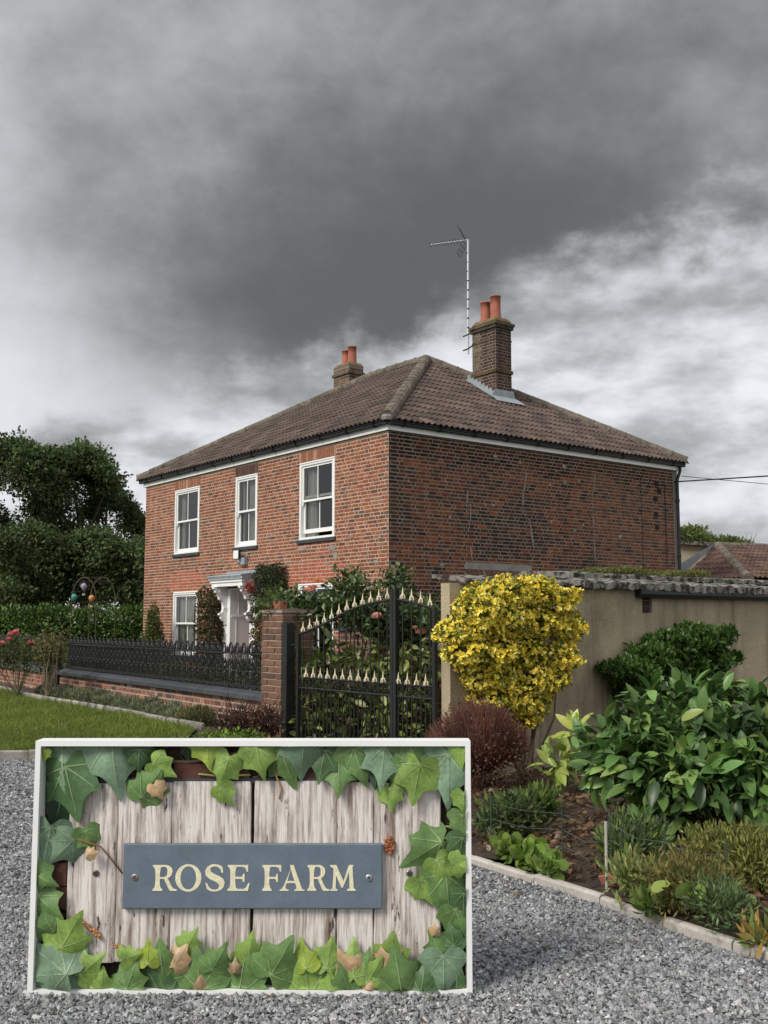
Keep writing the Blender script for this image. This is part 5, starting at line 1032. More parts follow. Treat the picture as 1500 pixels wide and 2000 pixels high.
def crown(px0, px1, top, bot, d, nb, r, prof):
    """clumps of a crown filling a region seen from the drive; prof(t) = top edge height 0..1 across"""
    out = []; dd = 2.2; rp = r*FPX/d
    for i in range(nb):
        t = (i+random.random())/nb; px = px0+(px1-px0)*t; hi = bot+(top-bot)*prof(t); k = random.random()**.8 if i % 2 else 1.0; rr = r*random.uniform(.55, 1.2)*(.7 if i % 2 == 0 else 1); py = bot+(hi+rr*FPX/d*.7-bot)*k
        c = dep(px, py, d+random.uniform(-dd, dd)); out.append((tuple(c), (rr, rr, rr*.8)))
    return out
TP1 = [((.07, .105, .036), 4), ((.10, .138, .045), 4), ((.034, .055, .02), 3), ((.095, .125, .04), 2)]; TP2 = [((.07, .105, .036), 4), ((.095, .135, .044), 4), ((.05, .078, .027), 3), ((.13, .165, .06), 2)]
def tree_at(px, d, blobs, *a, h=7.0, **k): p = dep(px, 1218, d); tree(p[0], p[1], h, blobs, *a, **k)
tree_at(25, 40, crown(-190, 125, 850, 1180, 40, 64, .95, lambda t: 1-.07*abs(math.sin(t*9))-.12*max(0, t-.75)), 50000, .16, TP1, 'dark broad-crowned tree at the left edge behind the hedge', trunk_r=.3)
tree_at(160, 42, crown(85, 222, 866, 1185, 42, 52, .8, lambda t: 1-1.0*abs(t-.55)**1.8), 36000, .15, TP2, 'lighter green loosely branched tree in the middle behind the garden arch')
tree_at(250, 45, crown(180, 312, 935, 1185, 45, 46, .7, lambda t: 1-.50*t**1.7), 27000, .14, TP2, 'shorter tree close against the far corner of the house', h=5.5)
tree_at(95, 36, crown(-60, 290, 1010, 1195, 36, 54, .8, lambda t: 1-.15*math.sin(t*9)**2-.15*t), 36000, .14, TP1, 'dark low spreading tree directly above the hedge', h=4.2)
# ---- trees behind the outbuilding
def far_tree(px0, px1, top, d, label, n):
    c = dep((px0+px1)/2, 1218, d); t = plant('broadleaf_tree', (c[0], c[1], 0), label, 'tree', 'trees behind the outbuilding'); q = MB(); q.tube([(c[0], c[1], -.1), (c[0], c[1], dep(0, top+20, d)[2])], [.2, .05], 6); q.build('trunk', 'bark', t)
    bl = crown(px0, px1, top, 1090, d, 12, .75, lambda s: 1-.5*abs(s-.4)); foliage_obj('crown', t, 'leaf', foliage(bl, n, .15, [((.10, .13, .035), 3), ((.14, .17, .05), 3), ((.07, .09, .03), 2)], shell=.6, lump=.2, rnd=.8), kind='stuff')
far_tree(1325, 1380, 1026, 48, 'small bright green tree just right of the house downpipe', 7000); far_tree(1378, 1462, 1046, 50, 'low yellowish tree peeping over the outbuilding ridge', 7000)
q = MB(); b0 = dep(1462, 1075, 49); bt = plant('bare_tree', (b0[0], b0[1], 0), 'leafless twiggy tree top above the outbuilding ridge', 'tree'); q.tube([(b0[0], b0[1], 0), tuple(b0)], [.12, .03], 5); q.build('trunk', 'bark', bt)
for i in range(14): q = MB(); q.tube([tuple(b0), tuple(dep(1450+random.random()*30, 1075-random.random()*35, 49))], [.022, .006], 4); q.build('twig', 'bark', bt)
# ---- hedge
hd = plant('hedge', dep(140, 1218, 32)*np.array([1, 1, 0]), 'clipped green ivy-clad hedge below the dark trees', 'hedge')
ha, hb = dep(-220, 1218, 33.5), dep(320, 1218, 32.5); bl = []
for i in range(46):
    p = ha+(hb-ha)*(i+random.uniform(-.3, .3))/45
    for z in (.5, 1.1, 1.62): bl.append(((p[0]+random.uniform(-.2, .2), p[1]+random.uniform(-.2, .2), z+random.uniform(-.06, .06)+(.02*math.sin(i))), (.62, .62, .5)))
foliage_obj('foliage', hd, 'gloss_leaf', foliage(bl, 52000, .12, [((.06, .115, .022), 4), ((.09, .16, .03), 4), ((.13, .20, .045), 2), ((.035, .06, .018), 3)], shell=.4, up=.25, rnd=.6), kind='stuff')
q = MB(); q.tube([tuple(hb+np.array([-2.0, -.9, -1.7])), tuple(hb+np.array([-2.0, -.9, 0.12]))], .07, 7); q.build('stump', 'bark', hd)
# ---- garden arch with glass balloons
ar = plant('garden_arch', dep(180, 1218, 26)*np.array([1, 1, 0]), 'thin rusty metal garden arch in front of the hedge', 'arch')
def hoop(pxa, pxb, d, top):
    a, b = dep(pxa, 1218, d), dep(pxb, 1218, d); zt = dep(0, top, d)[2]; zs = zt-.62; P = [(a[0], a[1], .05), (a[0], a[1], zs)]
    for k in np.linspace(PI, 0, 11)[1:-1]: m = (a+b)/2; P.append((m[0]+(b-a)[0]/2*math.cos(k), m[1]+(b-a)[1]/2*math.cos(k), zs+.62*math.sin(k)))
    P += [(b[0], b[1], zs), (b[0], b[1], .05)]; q = MB(); q.tube(P, .012, 5, (.10, .075, .05)); q.build('hoop', 'twig', ar, smooth=True); return [Vector(p) for p in P]
h1 = hoop(138, 187, 25.5, 1127); h2 = hoop(174, 224, 26.6, 1127)
for i in (1, 4, 6, 8, 11): q = MB(); q.tube([h1[i], h2[i]], .008, 5, (.10, .075, .05)); q.build('crossbar', 'twig', ar)
for hh in (h1, h2):
    for k in (.45, .95): a, b = hh[0].lerp(hh[1], k), hh[-1].lerp(hh[-2], k); q = MB(); q.tube([a, b], .007, 5, (.10, .075, .05)); q.build('crossbar', 'twig', ar)
BAL = {'teal': (.05, .30, .27), 'violet': (.34, .30, .42), 'amber': (.55, .27, .09)}
for cname, px, py in (('violet', 164, 1146), ('teal', 145, 1167), ('amber', 179, 1169)):
    c = dep(px, py, 25.4); b = plant('balloon_ornament', c, f'{cname} glass hot-air-balloon ornament hanging from the garden arch', 'ornament', 'hanging balloon ornaments')
    q = MB(); q.lathe([(.012, -.10), (.035, -.07), (.068, -.015), (.075, .02), (.06, .06), (.03, .082), (.002, .09)], tuple(c), 12, BAL[cname]); q.build('envelope', 'gloss_leaf', b, smooth=True)
    q = MB(); q.box((c[0]-.025, c[1]-.025, c[2]-.21), (c[0]+.025, c[1]+.025, c[2]-.165), (.5, .45, .38)); q.build('basket', 'twig', b)
    for s in (-.02, .02): q = MB(); q.tube([(c[0]+s, c[1], c[2]-.17), (c[0]+s*1.3, c[1], c[2]-.09)], .003, 4, (.05, .05, .05)); q.build('string', 'twig', b)
    q = MB(); q.tube([(c[0], c[1], c[2]+.088), (c[0], c[1], c[2]+.30)], .002, 4, (.05, .05, .05)); q.build('hanger', 'twig', b)
# ---- climbers and shrubs on the house front
def climber(name, label, x0, x1, z0, z1, dpt, n, size, pal, cat='climber'):
    e = plant(name, ((x0+x1)/2, -.2, z0), label, cat); bl = []
    nx, nz = max(1, int((x1-x0)/.3)), max(1, int((z1-z0)/.3))
    for i in range(nx+1):
        for j in range(nz+1): bl.append(((x0+(x1-x0)*i/nx+random.uniform(-.06, .06), -dpt*.55, z0+(z1-z0)*j/nz+random.uniform(-.05, .05)), (.24, dpt*.75, .24)))
    foliage_obj('foliage', e, 'leaf', foliage(bl, n, size, pal, shell=.4, clip=lambda P: P[:, 1] < -.015), kind='stuff'); q = MB(); q.tube([((x0+x1)/2, -.08, .02), ((x0+x1)/2+.1, -.1, z0), ((x0+x1)/2, -.1, (z0+z1)/2)], [.03, .025, .01], 6); q.build('stem', 'bark', e); return e
climber('clipped_ivy', 'dark clipped ivy column on the wall left of the front door', -7.02, -6.45, .25, 2.2, .30, 9500, .055, [((.055, .058, .026), 4), ((.085, .07, .035), 3), ((.045, .055, .02), 3), ((.11, .085, .04), 1.5)])
climber('clipped_ivy', 'square clipped green ivy on the wall right of the porch canopy', -4.42, -3.78, 1.95, 2.66, .28, 9000, .05, [((.05, .075, .03), 4), ((.075, .10, .038), 3), ((.035, .05, .02), 2)])
climber('rusty_climber', 'browning climber hanging below the porch lantern beside the door', -4.50, -4.15, .3, 1.75, .26, 3600, .07, [((.13, .085, .03), 3), ((.09, .10, .03), 3), ((.16, .09, .04), 2), ((.05, .06, .02), 2)])
e = plant('hanging_basket', (-4.95, -.5, 2.2), 'small red-leaved hanging plant beside the right canopy bracket', 'plant'); c = at(487, 1148, 1, -.55); foliage_obj('foliage', e, 'leaf', foliage([(tuple(c), (.13, .1, .16))], 160, .09, [((.28, .06, .05), 3), ((.20, .05, .04), 2)], kind='blade', shell=.9, rnd=1.), kind='stuff')
q = MB(); q.tube([(c[0], c[1], c[2]), (c[0]+.02, c[1]+.05, 2.459)], .004, 4, (.05, .05, .05)); q.build('hook', 'twig', e)
e = plant('dwarf_conifer', (-8.95, -.6, 0), 'small pointed conifer at the far left of the house front', 'conifer'); foliage_obj('foliage', e, 'leaf', foliage([((-8.95, -.6, .5+.22*i), (.42-.05*i, .42-.05*i, .3)) for i in range(7)], 5000, .075, [((.11, .14, .04), 3), ((.15, .16, .05), 2), ((.07, .09, .03), 2)], up=.9, shell=.5), kind='stuff'); q = MB(); q.tube([(-8.95, -.6, 0), (-8.95, -.6, 1.9)], [.04, .01], 5); q.build('trunk', 'bark', e)
# low planting in the front garden behind the railings, one shrub after another
for i in range(9):
    x = -7.6+i*1.25; y = -3.3-.5*random.random(); r = random.uniform(.45, .7); pal = random.choice([G_DARK, [((.07, .09, .045), 3), ((.10, .12, .06), 2), ((.045, .06, .03), 2)], [((.10, .09, .035), 3), ((.07, .09, .03), 3)]]); lab = ['leftmost', 'second', 'third', 'fourth', 'middle', 'sixth', 'seventh', 'eighth', 'last'][i]
    e = plant('garden_shrub', (x, y, 0), f'{lab} of the low dark shrubs from the left, behind the long railing', 'shrub', 'shrubs behind the railings')
    foliage_obj('foliage', e, 'leaf', foliage([((x+random.uniform(-.3, .3), y+random.uniform(-.2, .2), .35+.25*random.random()), (r*.8, r*.7, r*.75)) for _ in range(4)], 2600, .07, pal, shell=.5, zmin=0), kind='stuff'); stems('stem', e, (x, y, 0), [(x+random.uniform(-.4, .4), y+random.uniform(-.3, .3), .7) for _ in range(5)], .012)
# ---- roses
def petals(parent, c, r, cols, n=26):
    c = np.array(c); P = []; D = []; S = []
    for i in range(n):
        t = (i+1)/n; a = i*2.4; o_ = np.array([math.cos(a), math.sin(a), 0]); P.append(c + o_*r*.30*t - np.array([0, 0, r*.35])); D.append(o_*(.15+.75*t)+np.array([0, 0, .95-.35*t])+rng.normal(size=3)*.12); S.append(r*rng.uniform(.75, .98))
    P, D, S = np.array(P), np.array(D), np.array(S); V, F, C = leaf_batch(P, D, unit(np.cross(np.cross(D, np.array([0, 0, 1.])), D)+rng.normal(size=D.shape)*.1), S, palette(cols, n), 'round'); obj('bloom', mesh_np('bloom', V, F, C, smooth=True), 'petal', parent)
PINK = [((.80, .20, .26), 3), ((.85, .32, .34), 2), ((.70, .13, .20), 2)]; PEACH = [((.85, .42, .36), 3), ((.85, .52, .42), 2), ((.80, .34, .30), 1)]; ORANGE = [((.85, .38, .15), 3), ((.85, .48, .25), 2)]
r1 = plant('rose_bush', (-3.4, -5.75, .3), 'pink-flowered rose bush against the railings at the left edge', 'rose bush'); bl = []
r1b = dep(35, 1330, 18.6); bl = [(tuple(dep(px, py, 18.6+random.uniform(-.4, .4))), (.22, .22, .2)) for px, py in ((8, 1262), (30, 1255), (45, 1270), (60, 1262), (25, 1285), (50, 1292), (70, 1272), (10, 1290), (-20, 1270), (-40, 1290))]
foliage_obj('foliage', r1, 'leaf', foliage(bl, 1900, .062, [((.07, .095, .03), 3), ((.11, .125, .04), 3), ((.14, .12, .05), 1.5), ((.05, .065, .022), 2)], shell=.95, lump=.25, rnd=.9), kind='stuff')
stems('stem', r1, (r1b[0], r1b[1], .3), [tuple(np.array(b[0])+[0, 0, .1]) for b in bl], .012, col=(.12, .11, .05))
for px, py, r in ((22, 1238, .085), (30, 1234, .07), (17, 1248, .06), (4, 1256, .075), (62, 1254, .08), (35, 1237, .04)): petals(r1, dep(px, py, 18.3), r, PINK)
r2 = plant('rose_bush', (-3.6, -5.5, .3), 'straggly yellowing rose stems in front of the small garden gate', 'rose bush'); r2b = dep(93, 1345, 17.6); bl = [(tuple(dep(px, py, 17.7+random.uniform(-.4, .4))), (.2, .2, .22)) for px, py in ((80, 1262), (95, 1268), (108, 1262), (112, 1250), (86, 1282), (102, 1288), (92, 1298))]
foliage_obj('foliage', r2, 'leaf', foliage(bl, 1500, .055, [((.13, .115, .04), 3), ((.09, .10, .035), 3), ((.17, .13, .055), 1.5)], shell=.95, lump=.25, rnd=.9), kind='stuff'); stems('stem', r2, (r2b[0], r2b[1], .3), [tuple(dep(px, py, 17.7)) for px, py in ((78, 1262), (90, 1258), (100, 1262), (112, 1248), (108, 1270), (85, 1275), (95, 1285), (101, 1262), (88, 1290))], .012, col=(.17, .13, .08))
r3 = plant('climbing_rose', (5.3, -4.6, 0), 'tall climbing rose with peach blooms behind the iron gate', 'rose bush'); bl = [(tuple(dep(px, py, 13.2+random.uniform(-.5, .7))), (.24, .24, .2)) for px, py in ((585, 1180), (612, 1186), (640, 1188), (668, 1178), (700, 1168), (560, 1185), (595, 1200), (630, 1195), (665, 1190), (700, 1185), (728, 1180), (690, 1135), (672, 1150), (730, 1205), (690, 1208), (765, 1215), (790, 1200), (815, 1205), (790, 1225), (820, 1235), (750, 1200), (775, 1180), (770, 1150), (775, 1135), (538, 1175), (845, 1220), (835, 1195), (760, 1235), (720, 1225))]
foliage_obj('foliage', r3, 'gloss_leaf', foliage(bl, 5200, .085, [((.055, .095, .025), 4), ((.085, .135, .035), 3), ((.035, .06, .02), 3), ((.12, .16, .05), 1)], shell=.95, lump=.3, rnd=.9), kind='stuff')
stems('stem', r3, tuple(dep(690, 1390, 13.4)), [b[0] for b in bl], .012, col=(.10, .075, .045), bend=.15)
for px, py, r, cl in ((603, 1152, .085, PEACH), (611, 1147, .07, PEACH), (622, 1133, .075, ORANGE), (588, 1208, .06, [((.35, .16, .12), 1)]), (736, 1203, .085, PEACH), (823, 1234, .09, PEACH), (810, 1226, .05, PEACH), (724, 1150, .05, [((.5, .42, .3), 1)])): petals(r3, dep(px, py, 12.75), r, cl)
# ferny growth spilling over the pier
e = plant('fern', (4.6, -4.9, 1.2), 'bronze-green ferny fronds arching beside the gate pier top', 'plant'); P = []; D = []; S = []
for k in range(26):
    b = np.array(dep(random.uniform(505, 545), random.uniform(1185, 1215), 13.4)); tip = b+np.array([random.uniform(-.35, .35), random.uniform(-.2, .2), random.uniform(-.25, .35)])
    for i in range(14):
        t = i/13; p = b+(tip-b)*t+np.array([0, 0, .12*math.sin(PI*t)])
        for s in (-1, 1): P.append(p); D.append(unit(np.cross(tip-b, [0, 0, 1.]))*s+(tip-b)*.6); S.append(.085*(1-.6*t))
P, D, S = np.array(P), np.array(D), np.array(S); foliage_obj('fronds', e, 'leaf', leaf_batch(P, D, np.tile([0, 0, 1.], (len(P), 1))+rng.normal(size=(len(P), 3))*.2, S, palette([((.12, .095, .03), 3), ((.085, .095, .03), 3), ((.16, .10, .04), 1.5)], len(P)), 'blade'), kind='stuff'); stems('stem', e, tuple(dep(520, 1400, 13.5)), [tuple(dep(px, 1205, 13.4)) for px in (510, 520, 530, 540)], .012)
# variegated laurel behind the gate
e = plant('spotted_laurel', (6.5, -4.9, 0), 'bushy yellow-spotted laurel filling the space behind the gate bars', 'shrub'); bl = [(tuple(dep(px, py, 12.6+random.uniform(-.3, .6))), (.27, .25, .22)) for px in range(590, 860, 30) for py in (1300, 1330, 1365, 1400, 1430, 1460)] + [(tuple(dep(px, py, 12.3)), (.15, .15, .15)) for px, py in ((640, 1275), (655, 1290), (690, 1295), (740, 1290), (790, 1285), (830, 1275), (850, 1290))]
SPOT = [((.12, .16, .035), 4), ((.20, .23, .06), 3), ((.30, .31, .11), 2), ((.07, .10, .025), 4)]
foliage_obj('foliage', e, 'gloss_leaf', foliage(bl, 2600, .13, SPOT, kind='laurel', shell=.8, lump=.25, rnd=.7, droop=.3, zmin=.02), kind='stuff'); n = 140; P, Nn = blob_points(bl, n*3, .2); k = (P - CAM) @ FWD < 12.75; P, Nn = P[k][:n], Nn[k][:n]; n = len(P); single_leaves(e, P, unit(Nn*.6-FWD*.3+rng.normal(size=(n, 3))*.6), unit(-FWD*.7+np.array([0, 0, .8])+rng.normal(size=(n, 3))*.4), rng.uniform(.12, .19, n), palette(SPOT, n), 'laurel', 'gloss_leaf')
stems('stem', e, tuple(dep(720, 1470, 12.8)), [b[0] for b in bl[::4]], .014)
# ---- along the lawn edge: edging blocks, lavender tufts, dead wood, planter
ed = empty('lawn_edging', (0, -5.9, .3), label='row of patterned grey edging blocks between lawn and lavender', cat='edging'); ex = [4.05-.335*i for i in range(33)]
for i, x in enumerate(ex):
    yy = WY(x)-.78+.09*math.sin(i*.25)+(.0 if i > 3 else .12*(3-i)/3); c = Vector((x, yy, .31)); q = MB(); tilt = random.uniform(-.15, .1); w = .16
    for k in range(5):                                      # a block of five rope-like lumps on a base
        u = -w+2*w*(k+.5)/5; q.lathe([(.034, -.08), (.034, .05), (.030, .075), (.014, .088)], (u, 0, 0), 7)
    q.box((-w, -.03, -.08), (w, .03, .035)); o = q.build('edging_block', 'stone_edge', ed, color=shade((1, 1, 1), random.uniform(.75, 1.2))); o.matrix_basis = Matrix.Translation(c) @ Matrix.Rotation(math.atan2(wd.y, wd.x)+random.uniform(-.1, .1), 4, 'Z') @ Matrix.Rotation(tilt, 4, 'X')
LAV = [((.17, .19, .11), 4), ((.23, .245, .15), 3), ((.12, .14, .07), 3), ((.26, .24, .13), 1.5)]
for i, (px, py, r) in enumerate(((100, 1342, .26), (135, 1345, .26), (170, 1350, .30), (210, 1357, .28), (245, 1362, .30), (285, 1366, .30), (325, 1376, .28), (368, 1383, .26), (400, 1390, .28))):
    x = at(px, py, 2, .42)[0]; x = 3.55-(8-i)*.80; y = WY(x)-.36; e = plant('lavender', (x, y, .35), f'grey-green lavender clump, {["leftmost", "second", "third", "fourth", "fifth", "sixth", "seventh", "eighth", "rightmost"][i]} of the row under the low wall', 'lavender', 'lavender clumps under the low wall')
    foliage_obj('foliage', e, 'leaf', foliage([((x, y-.06, .36), (.34, .2, .15)), ((x+.15, y-.12, .34), (.22, .16, .12)), ((x-.16, y-.1, .34), (.22, .18, .13))], 4200, .06, LAV if i < 8 else [((.17, .16, .07), 3), ((.12, .12, .05), 3)], kind='blade', shell=.5, up=.8, rnd=.5, zmin=.3), kind='stuff')
e = plant('dead_shrub', (4.3, -6.1, .2), 'heap of dead dark brown twigs at the foot of the gate pier', 'dead shrub')
for i in range(110):
    b = Vector(dep(random.uniform(430, 545), random.uniform(1425, 1450), 12.0)); b.z = max(.15, b.z); t = b+Vector((random.uniform(-.22, .22), random.uniform(-.2, .2), random.uniform(.12, .45))); q = MB(); q.tube([b, b.lerp(t, .5)+Vector((random.uniform(-.05, .05), random.uniform(-.05, .05), .03)), t], [.009, .007, .003], 4, random.choice([(.07, .035, .024), (.10, .055, .035), (.045, .026, .02)])); q.build('twig', 'twig', e)
e2 = [(tuple(dep(px, py, 12.0)), (.14, .12, .13)) for px, py in ((440, 1412), (465, 1400), (490, 1398), (515, 1402), (535, 1405), (455, 1425), (500, 1420))]; foliage_obj('dead_leaves', e, 'leaf', foliage(e2, 1300, .05, [((.07, .035, .024), 3), ((.10, .05, .032), 2), ((.045, .026, .02), 2)], kind='blade', shell=.9, rnd=1.), kind='stuff')
tp = dep(528, 1448, 11.6); e = plant('terracotta_trough', (tp[0], tp[1], .0), 'long terracotta trough on the ground before the gate post', 'planter'); q = MB(); q.extrude([(-.35, -.09), (.35, -.09), (.35, .09), (-.35, .09)], lambda u, v, s: (tp[0]+(u*RGT[0]+v*RGT[1])*(.9+.1*s), tp[1]+(u*RGT[1]-v*RGT[0])*(.9+.1*s), .0+.22*s), 0, 1); fix_normals(q.build('trough', 'terracotta', e, color=(.8, 1.1, 1.2)))
q = MB(); q.extrude([(-.36, -.10), (.36, -.10), (.36, .10), (-.36, .10)], lambda u, v, s: (tp[0]+u*RGT[0]+v*RGT[1], tp[1]+u*RGT[1]-v*RGT[0], .22+.03*s), 0, 1); fix_normals(q.build('rim', 'terracotta', e, color=(.8, 1.1, 1.2)))
gw = plant('ground_weeds', tuple(dep(460, 1445, 11.5)*np.array([1, 1, 0])), 'bright green weeds at the corner of the lawn beside the trough', 'weeds'); foliage_obj('foliage', gw, 'leaf', foliage([(tuple(dep(px, 1445, 11.5)), (.18, .16, .1)) for px in (400, 425, 450, 475, 500)], 900, .05, [((.17, .25, .04), 3), ((.12, .19, .03), 2)], shell=.9), kind='stuff')

# ================================================================== the bed on the right
# golden euonymus on the wall
e = plant('golden_euonymus', (8.5, -5.0, .1), 'bright yellow variegated euonymus bush trained up the rendered wall', 'shrub'); bl = []
for px, py, r in ((905, 1190, .26), (945, 1170, .26), (990, 1155, .26), (1040, 1160, .28), (1072, 1182, .24), (890, 1235, .24), (930, 1225, .3), (980, 1210, .32), (1035, 1215, .32), (1090, 1225, .24), (880, 1275, .18), (915, 1285, .28), (965, 1270, .33), (1020, 1275, .33), (1075, 1285, .25), (1068, 1322, .2), (925, 1325, .22), (965, 1325, .28), (1010, 1330, .28), (1050, 1330, .2), (985, 1372, .26), (1020, 1378, .24), (955, 1360, .22), (1000, 1400, .18), (1045, 1360, .2), (1045, 1148, .16), (1085, 1165, .12), (868, 1240, .12)):
    p = at(px+(20 if px < 930 else 8), py, 0, 8.38); bl.append(((8.33+random.uniform(-.05, .12), p[1], p[2]), (.26, r*.64, r*.60)))
YEL = [((.86, .68, .07), 6), ((.90, .78, .18), 3), ((.70, .58, .07), 3), ((.32, .36, .07), 1.3), ((.14, .21, .045), .8)]
cl = lambda P: P[:, 0] > 8.115
P, Nn = blob_points(bl, 7000, .3, .16); k = cl(P); P, Nn = P[k], Nn[k]; bat = []     # rosettes of narrow leaves at every shoot tip
for j in range(6):
    a = rng.uniform(0, 6.28, len(P)); T = unit(np.cross(Nn, rng.normal(size=P.shape))); B = np.cross(Nn, T); D = unit(Nn*.7 + T*np.cos(a)[:, None] + B*np.sin(a)[:, None] + np.array([0, 0, .35])); bat.append(leaf_batch(P, D, unit(Nn+rng.normal(size=P.shape)*.3+np.array([0, 0, .5])), rng.uniform(.03, .06, len(P)), palette(YEL, len(P)), 'simple'))
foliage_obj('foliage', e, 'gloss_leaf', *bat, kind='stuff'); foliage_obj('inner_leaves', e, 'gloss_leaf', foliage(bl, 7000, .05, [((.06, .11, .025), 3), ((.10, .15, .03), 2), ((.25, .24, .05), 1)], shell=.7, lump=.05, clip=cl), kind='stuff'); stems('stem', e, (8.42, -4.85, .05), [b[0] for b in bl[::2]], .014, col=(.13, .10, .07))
# dark green shrub against the wall
e = plant('dark_shrub', (8.5, -2.6, .1), 'dense dark green small-leaved bush against the wall above the laurel', 'shrub'); bl = []
for px, py, r in ((1230, 1320, .26), (1265, 1290, .28), (1300, 1265, .28), (1340, 1255, .26), (1375, 1250, .2), (1240, 1355, .24), (1285, 1330, .32), (1330, 1310, .34), (1375, 1295, .24), (1320, 1360, .3), (1370, 1345, .28), (1205, 1310, .12), (1398, 1285, .13), (1345, 1236, .12), (1392, 1238, .1)):
    p = at(px+10, py, 0, 8.45); bl.append(((8.40, p[1], p[2]), (.30, r*.62, r*.56)))
P, Nn = blob_points(bl, 4200, .3, .15); k = P[:, 0] > 8.115; P, Nn = P[k], Nn[k]; bat = []
for j in range(4): bat.append(leaf_batch(P+rng.normal(size=P.shape)*.015, unit(Nn*.6+rng.normal(size=P.shape)*.5+np.array([0, 0, .7])), unit(Nn+rng.normal(size=P.shape)*.4+np.array([0, 0, .3])), rng.uniform(.05, .085, len(P)), palette([((.035, .075, .014), 4), ((.055, .11, .02), 4), ((.08, .15, .03), 2)], len(P)), 'simple'))
foliage_obj('foliage', e, 'gloss_leaf', *bat, kind='stuff'); stems('stem', e, (8.5, -2.6, .1), [b[0] for b in bl], .012)
# cherry laurel
e = plant('cherry_laurel', tuple(dep(1340, 1640, 8.0)*np.array([1, 1, 0])), 'big glossy-leaved laurel bush overhanging the bed at the right', 'shrub'); bl = []
for px, py, d, r in ((1180, 1450, 7.9, .2), (1225, 1415, 8.1, .24), (1280, 1385, 8.2, .26), (1340, 1370, 8.2, .28), (1400, 1385, 8.1, .28), (1460, 1400, 8.0, .28), (1520, 1410, 8.0, .3), (1190, 1500, 7.7, .2), (1240, 1480, 7.6, .26), (1300, 1455, 7.6, .3), (1365, 1445, 7.6, .3), (1430, 1455, 7.5, .3), (1495, 1465, 7.5, .3), (1235, 1540, 7.5, .2), (1290, 1530, 7.35, .24), (1350, 1515, 7.3, .26), (1415, 1515, 7.3, .26), (1480, 1520, 7.2, .26), (1270, 1580, 7.4, .15), (1320, 1585, 7.3, .12), (1465, 1570, 7.1, .18), (1500, 1595, 7.1, .16), (1145, 1465, 7.9, .11), (1560, 1480, 7.4, .3), (1560, 1560, 7.2, .25), (1155, 1510, 7.8, .1)):
    bl.append((tuple(dep(px+12, py, d)), (r*.82, r*.82, r*.72)))
LAU = [((.065, .13, .032), 4), ((.095, .18, .045), 4), ((.15, .24, .06), 2), ((.04, .08, .024), 3), ((.18, .25, .06), .5)]
P, Nn = blob_points(bl, 2300, .35, .16); n = len(P); toc = unit(CAM[None]-P); front = (Nn*toc).sum(1); D = unit(Nn*.7+rng.normal(size=(n, 3))*.5+np.array([0, 0, -.15])); No = unit(Nn*.7+np.array([0, 0, .75])+rng.normal(size=(n, 3))*.35); S = rng.uniform(.10, .215, n); C = palette(LAU, n)*blob_points.tint[:, None]; dist = ((P-CAM)@FWD)
order = np.argsort(-(front*1.0 - dist*.25)); top = order[:300]; rest = order[300:]
single_leaves(e, P[top], D[top], No[top], S[top], C[top], 'laurel', 'gloss_leaf'); V, F, Cc = leaf_batch(P[rest], D[rest], No[rest], S[rest], C[rest], 'laurel'); obj('foliage', mesh_np('foliage', V, F, Cc, smooth=True), 'gloss_leaf', e, kind='stuff')
stems('stem', e, tuple(dep(1350, 1650, 8.0)), [b[0] for b in bl], .018, col=(.06, .045, .03), bend=.12)
# red barberry twigs
e = plant('barberry', tuple(dep(935, 1540, 9.4)*np.array([1, 1, 0])), 'rounded bush of bare reddish-brown twigs below the yellow euonymus', 'shrub'); base = dep(935, 1560, 9.4); q = MB(); tips = []
for i in range(1500):
    a = random.uniform(0, 6.28); rr = math.sqrt(random.random()); up = .93-.33*rr*rr; t = base+np.array([RGT[0], RGT[1], 0])*rr*math.cos(a)*.50+np.array([FWD[0], FWD[1], 0])*rr*math.sin(a)*.42; t[2] = up+random.uniform(-.10, .03); m = base*.45+t*.55+np.array([random.uniform(-.04, .04), random.uniform(-.04, .04), .02]); s0 = base+(t-base)*.35*random.uniform(.5, 1)
    q.tube([tuple(s0+np.array([0, 0, .12])), tuple(m*.5+t*.5), tuple(t)], [.004, .003, .0014], 3, random.choice([(.17, .065, .045), (.12, .05, .038), (.22, .09, .06), (.09, .045, .035)]), cap=False)
q.build('twigs', 'twig', e, kind='stuff'); foliage_obj('leaves', e, 'leaf', foliage([(tuple(base+np.array([0, 0, .5-base[2]])), (.46, .42, .38))], 2600, .03, [((.15, .06, .04), 3), ((.10, .05, .03), 2), ((.13, .11, .05), 1)], shell=.4), kind='stuff')
stems('stem', e, (base[0], base[1], .05), [tuple(base+np.array([random.uniform(-.25, .25), random.uniform(-.25, .25), .55-base[2]])) for _ in range(12)], .008, col=(.10, .05, .035))
# bed plants
def tuft(name, label, px, py, n, size, pal, r=(.2, .2, .16), kind='simple', up=.5, m='leaf', cat='plant', dz=.1, spread=1, group=None, zmin=.05):
    c = at(px, py, 2, .10); e = plant(name, c, label, cat, group); bl = [((c[0]+random.uniform(-r[0], r[0])*.6*(spread > 1), c[1]+random.uniform(-r[1], r[1])*.6*(spread > 1), c[2]+dz+random.uniform(-.03, .06)*(spread > 1)), r) for _ in range(spread)]
    foliage_obj('foliage', e, m, foliage(bl, n, size, pal, kind=kind, shell=.8, lump=.22, up=up, rnd=.7, zmin=zmin), kind='stuff'); return e
GL = [((.12, .18, .04), 3), ((.17, .24, .06), 3), ((.08, .12, .03), 2)]; GY = [((.24, .25, .06), 3), ((.30, .29, .08), 2), ((.16, .17, .045), 3), ((.10, .12, .035), 2)]; GG = [((.10, .14, .07), 3), ((.14, .18, .09), 2), ((.07, .09, .045), 2)]
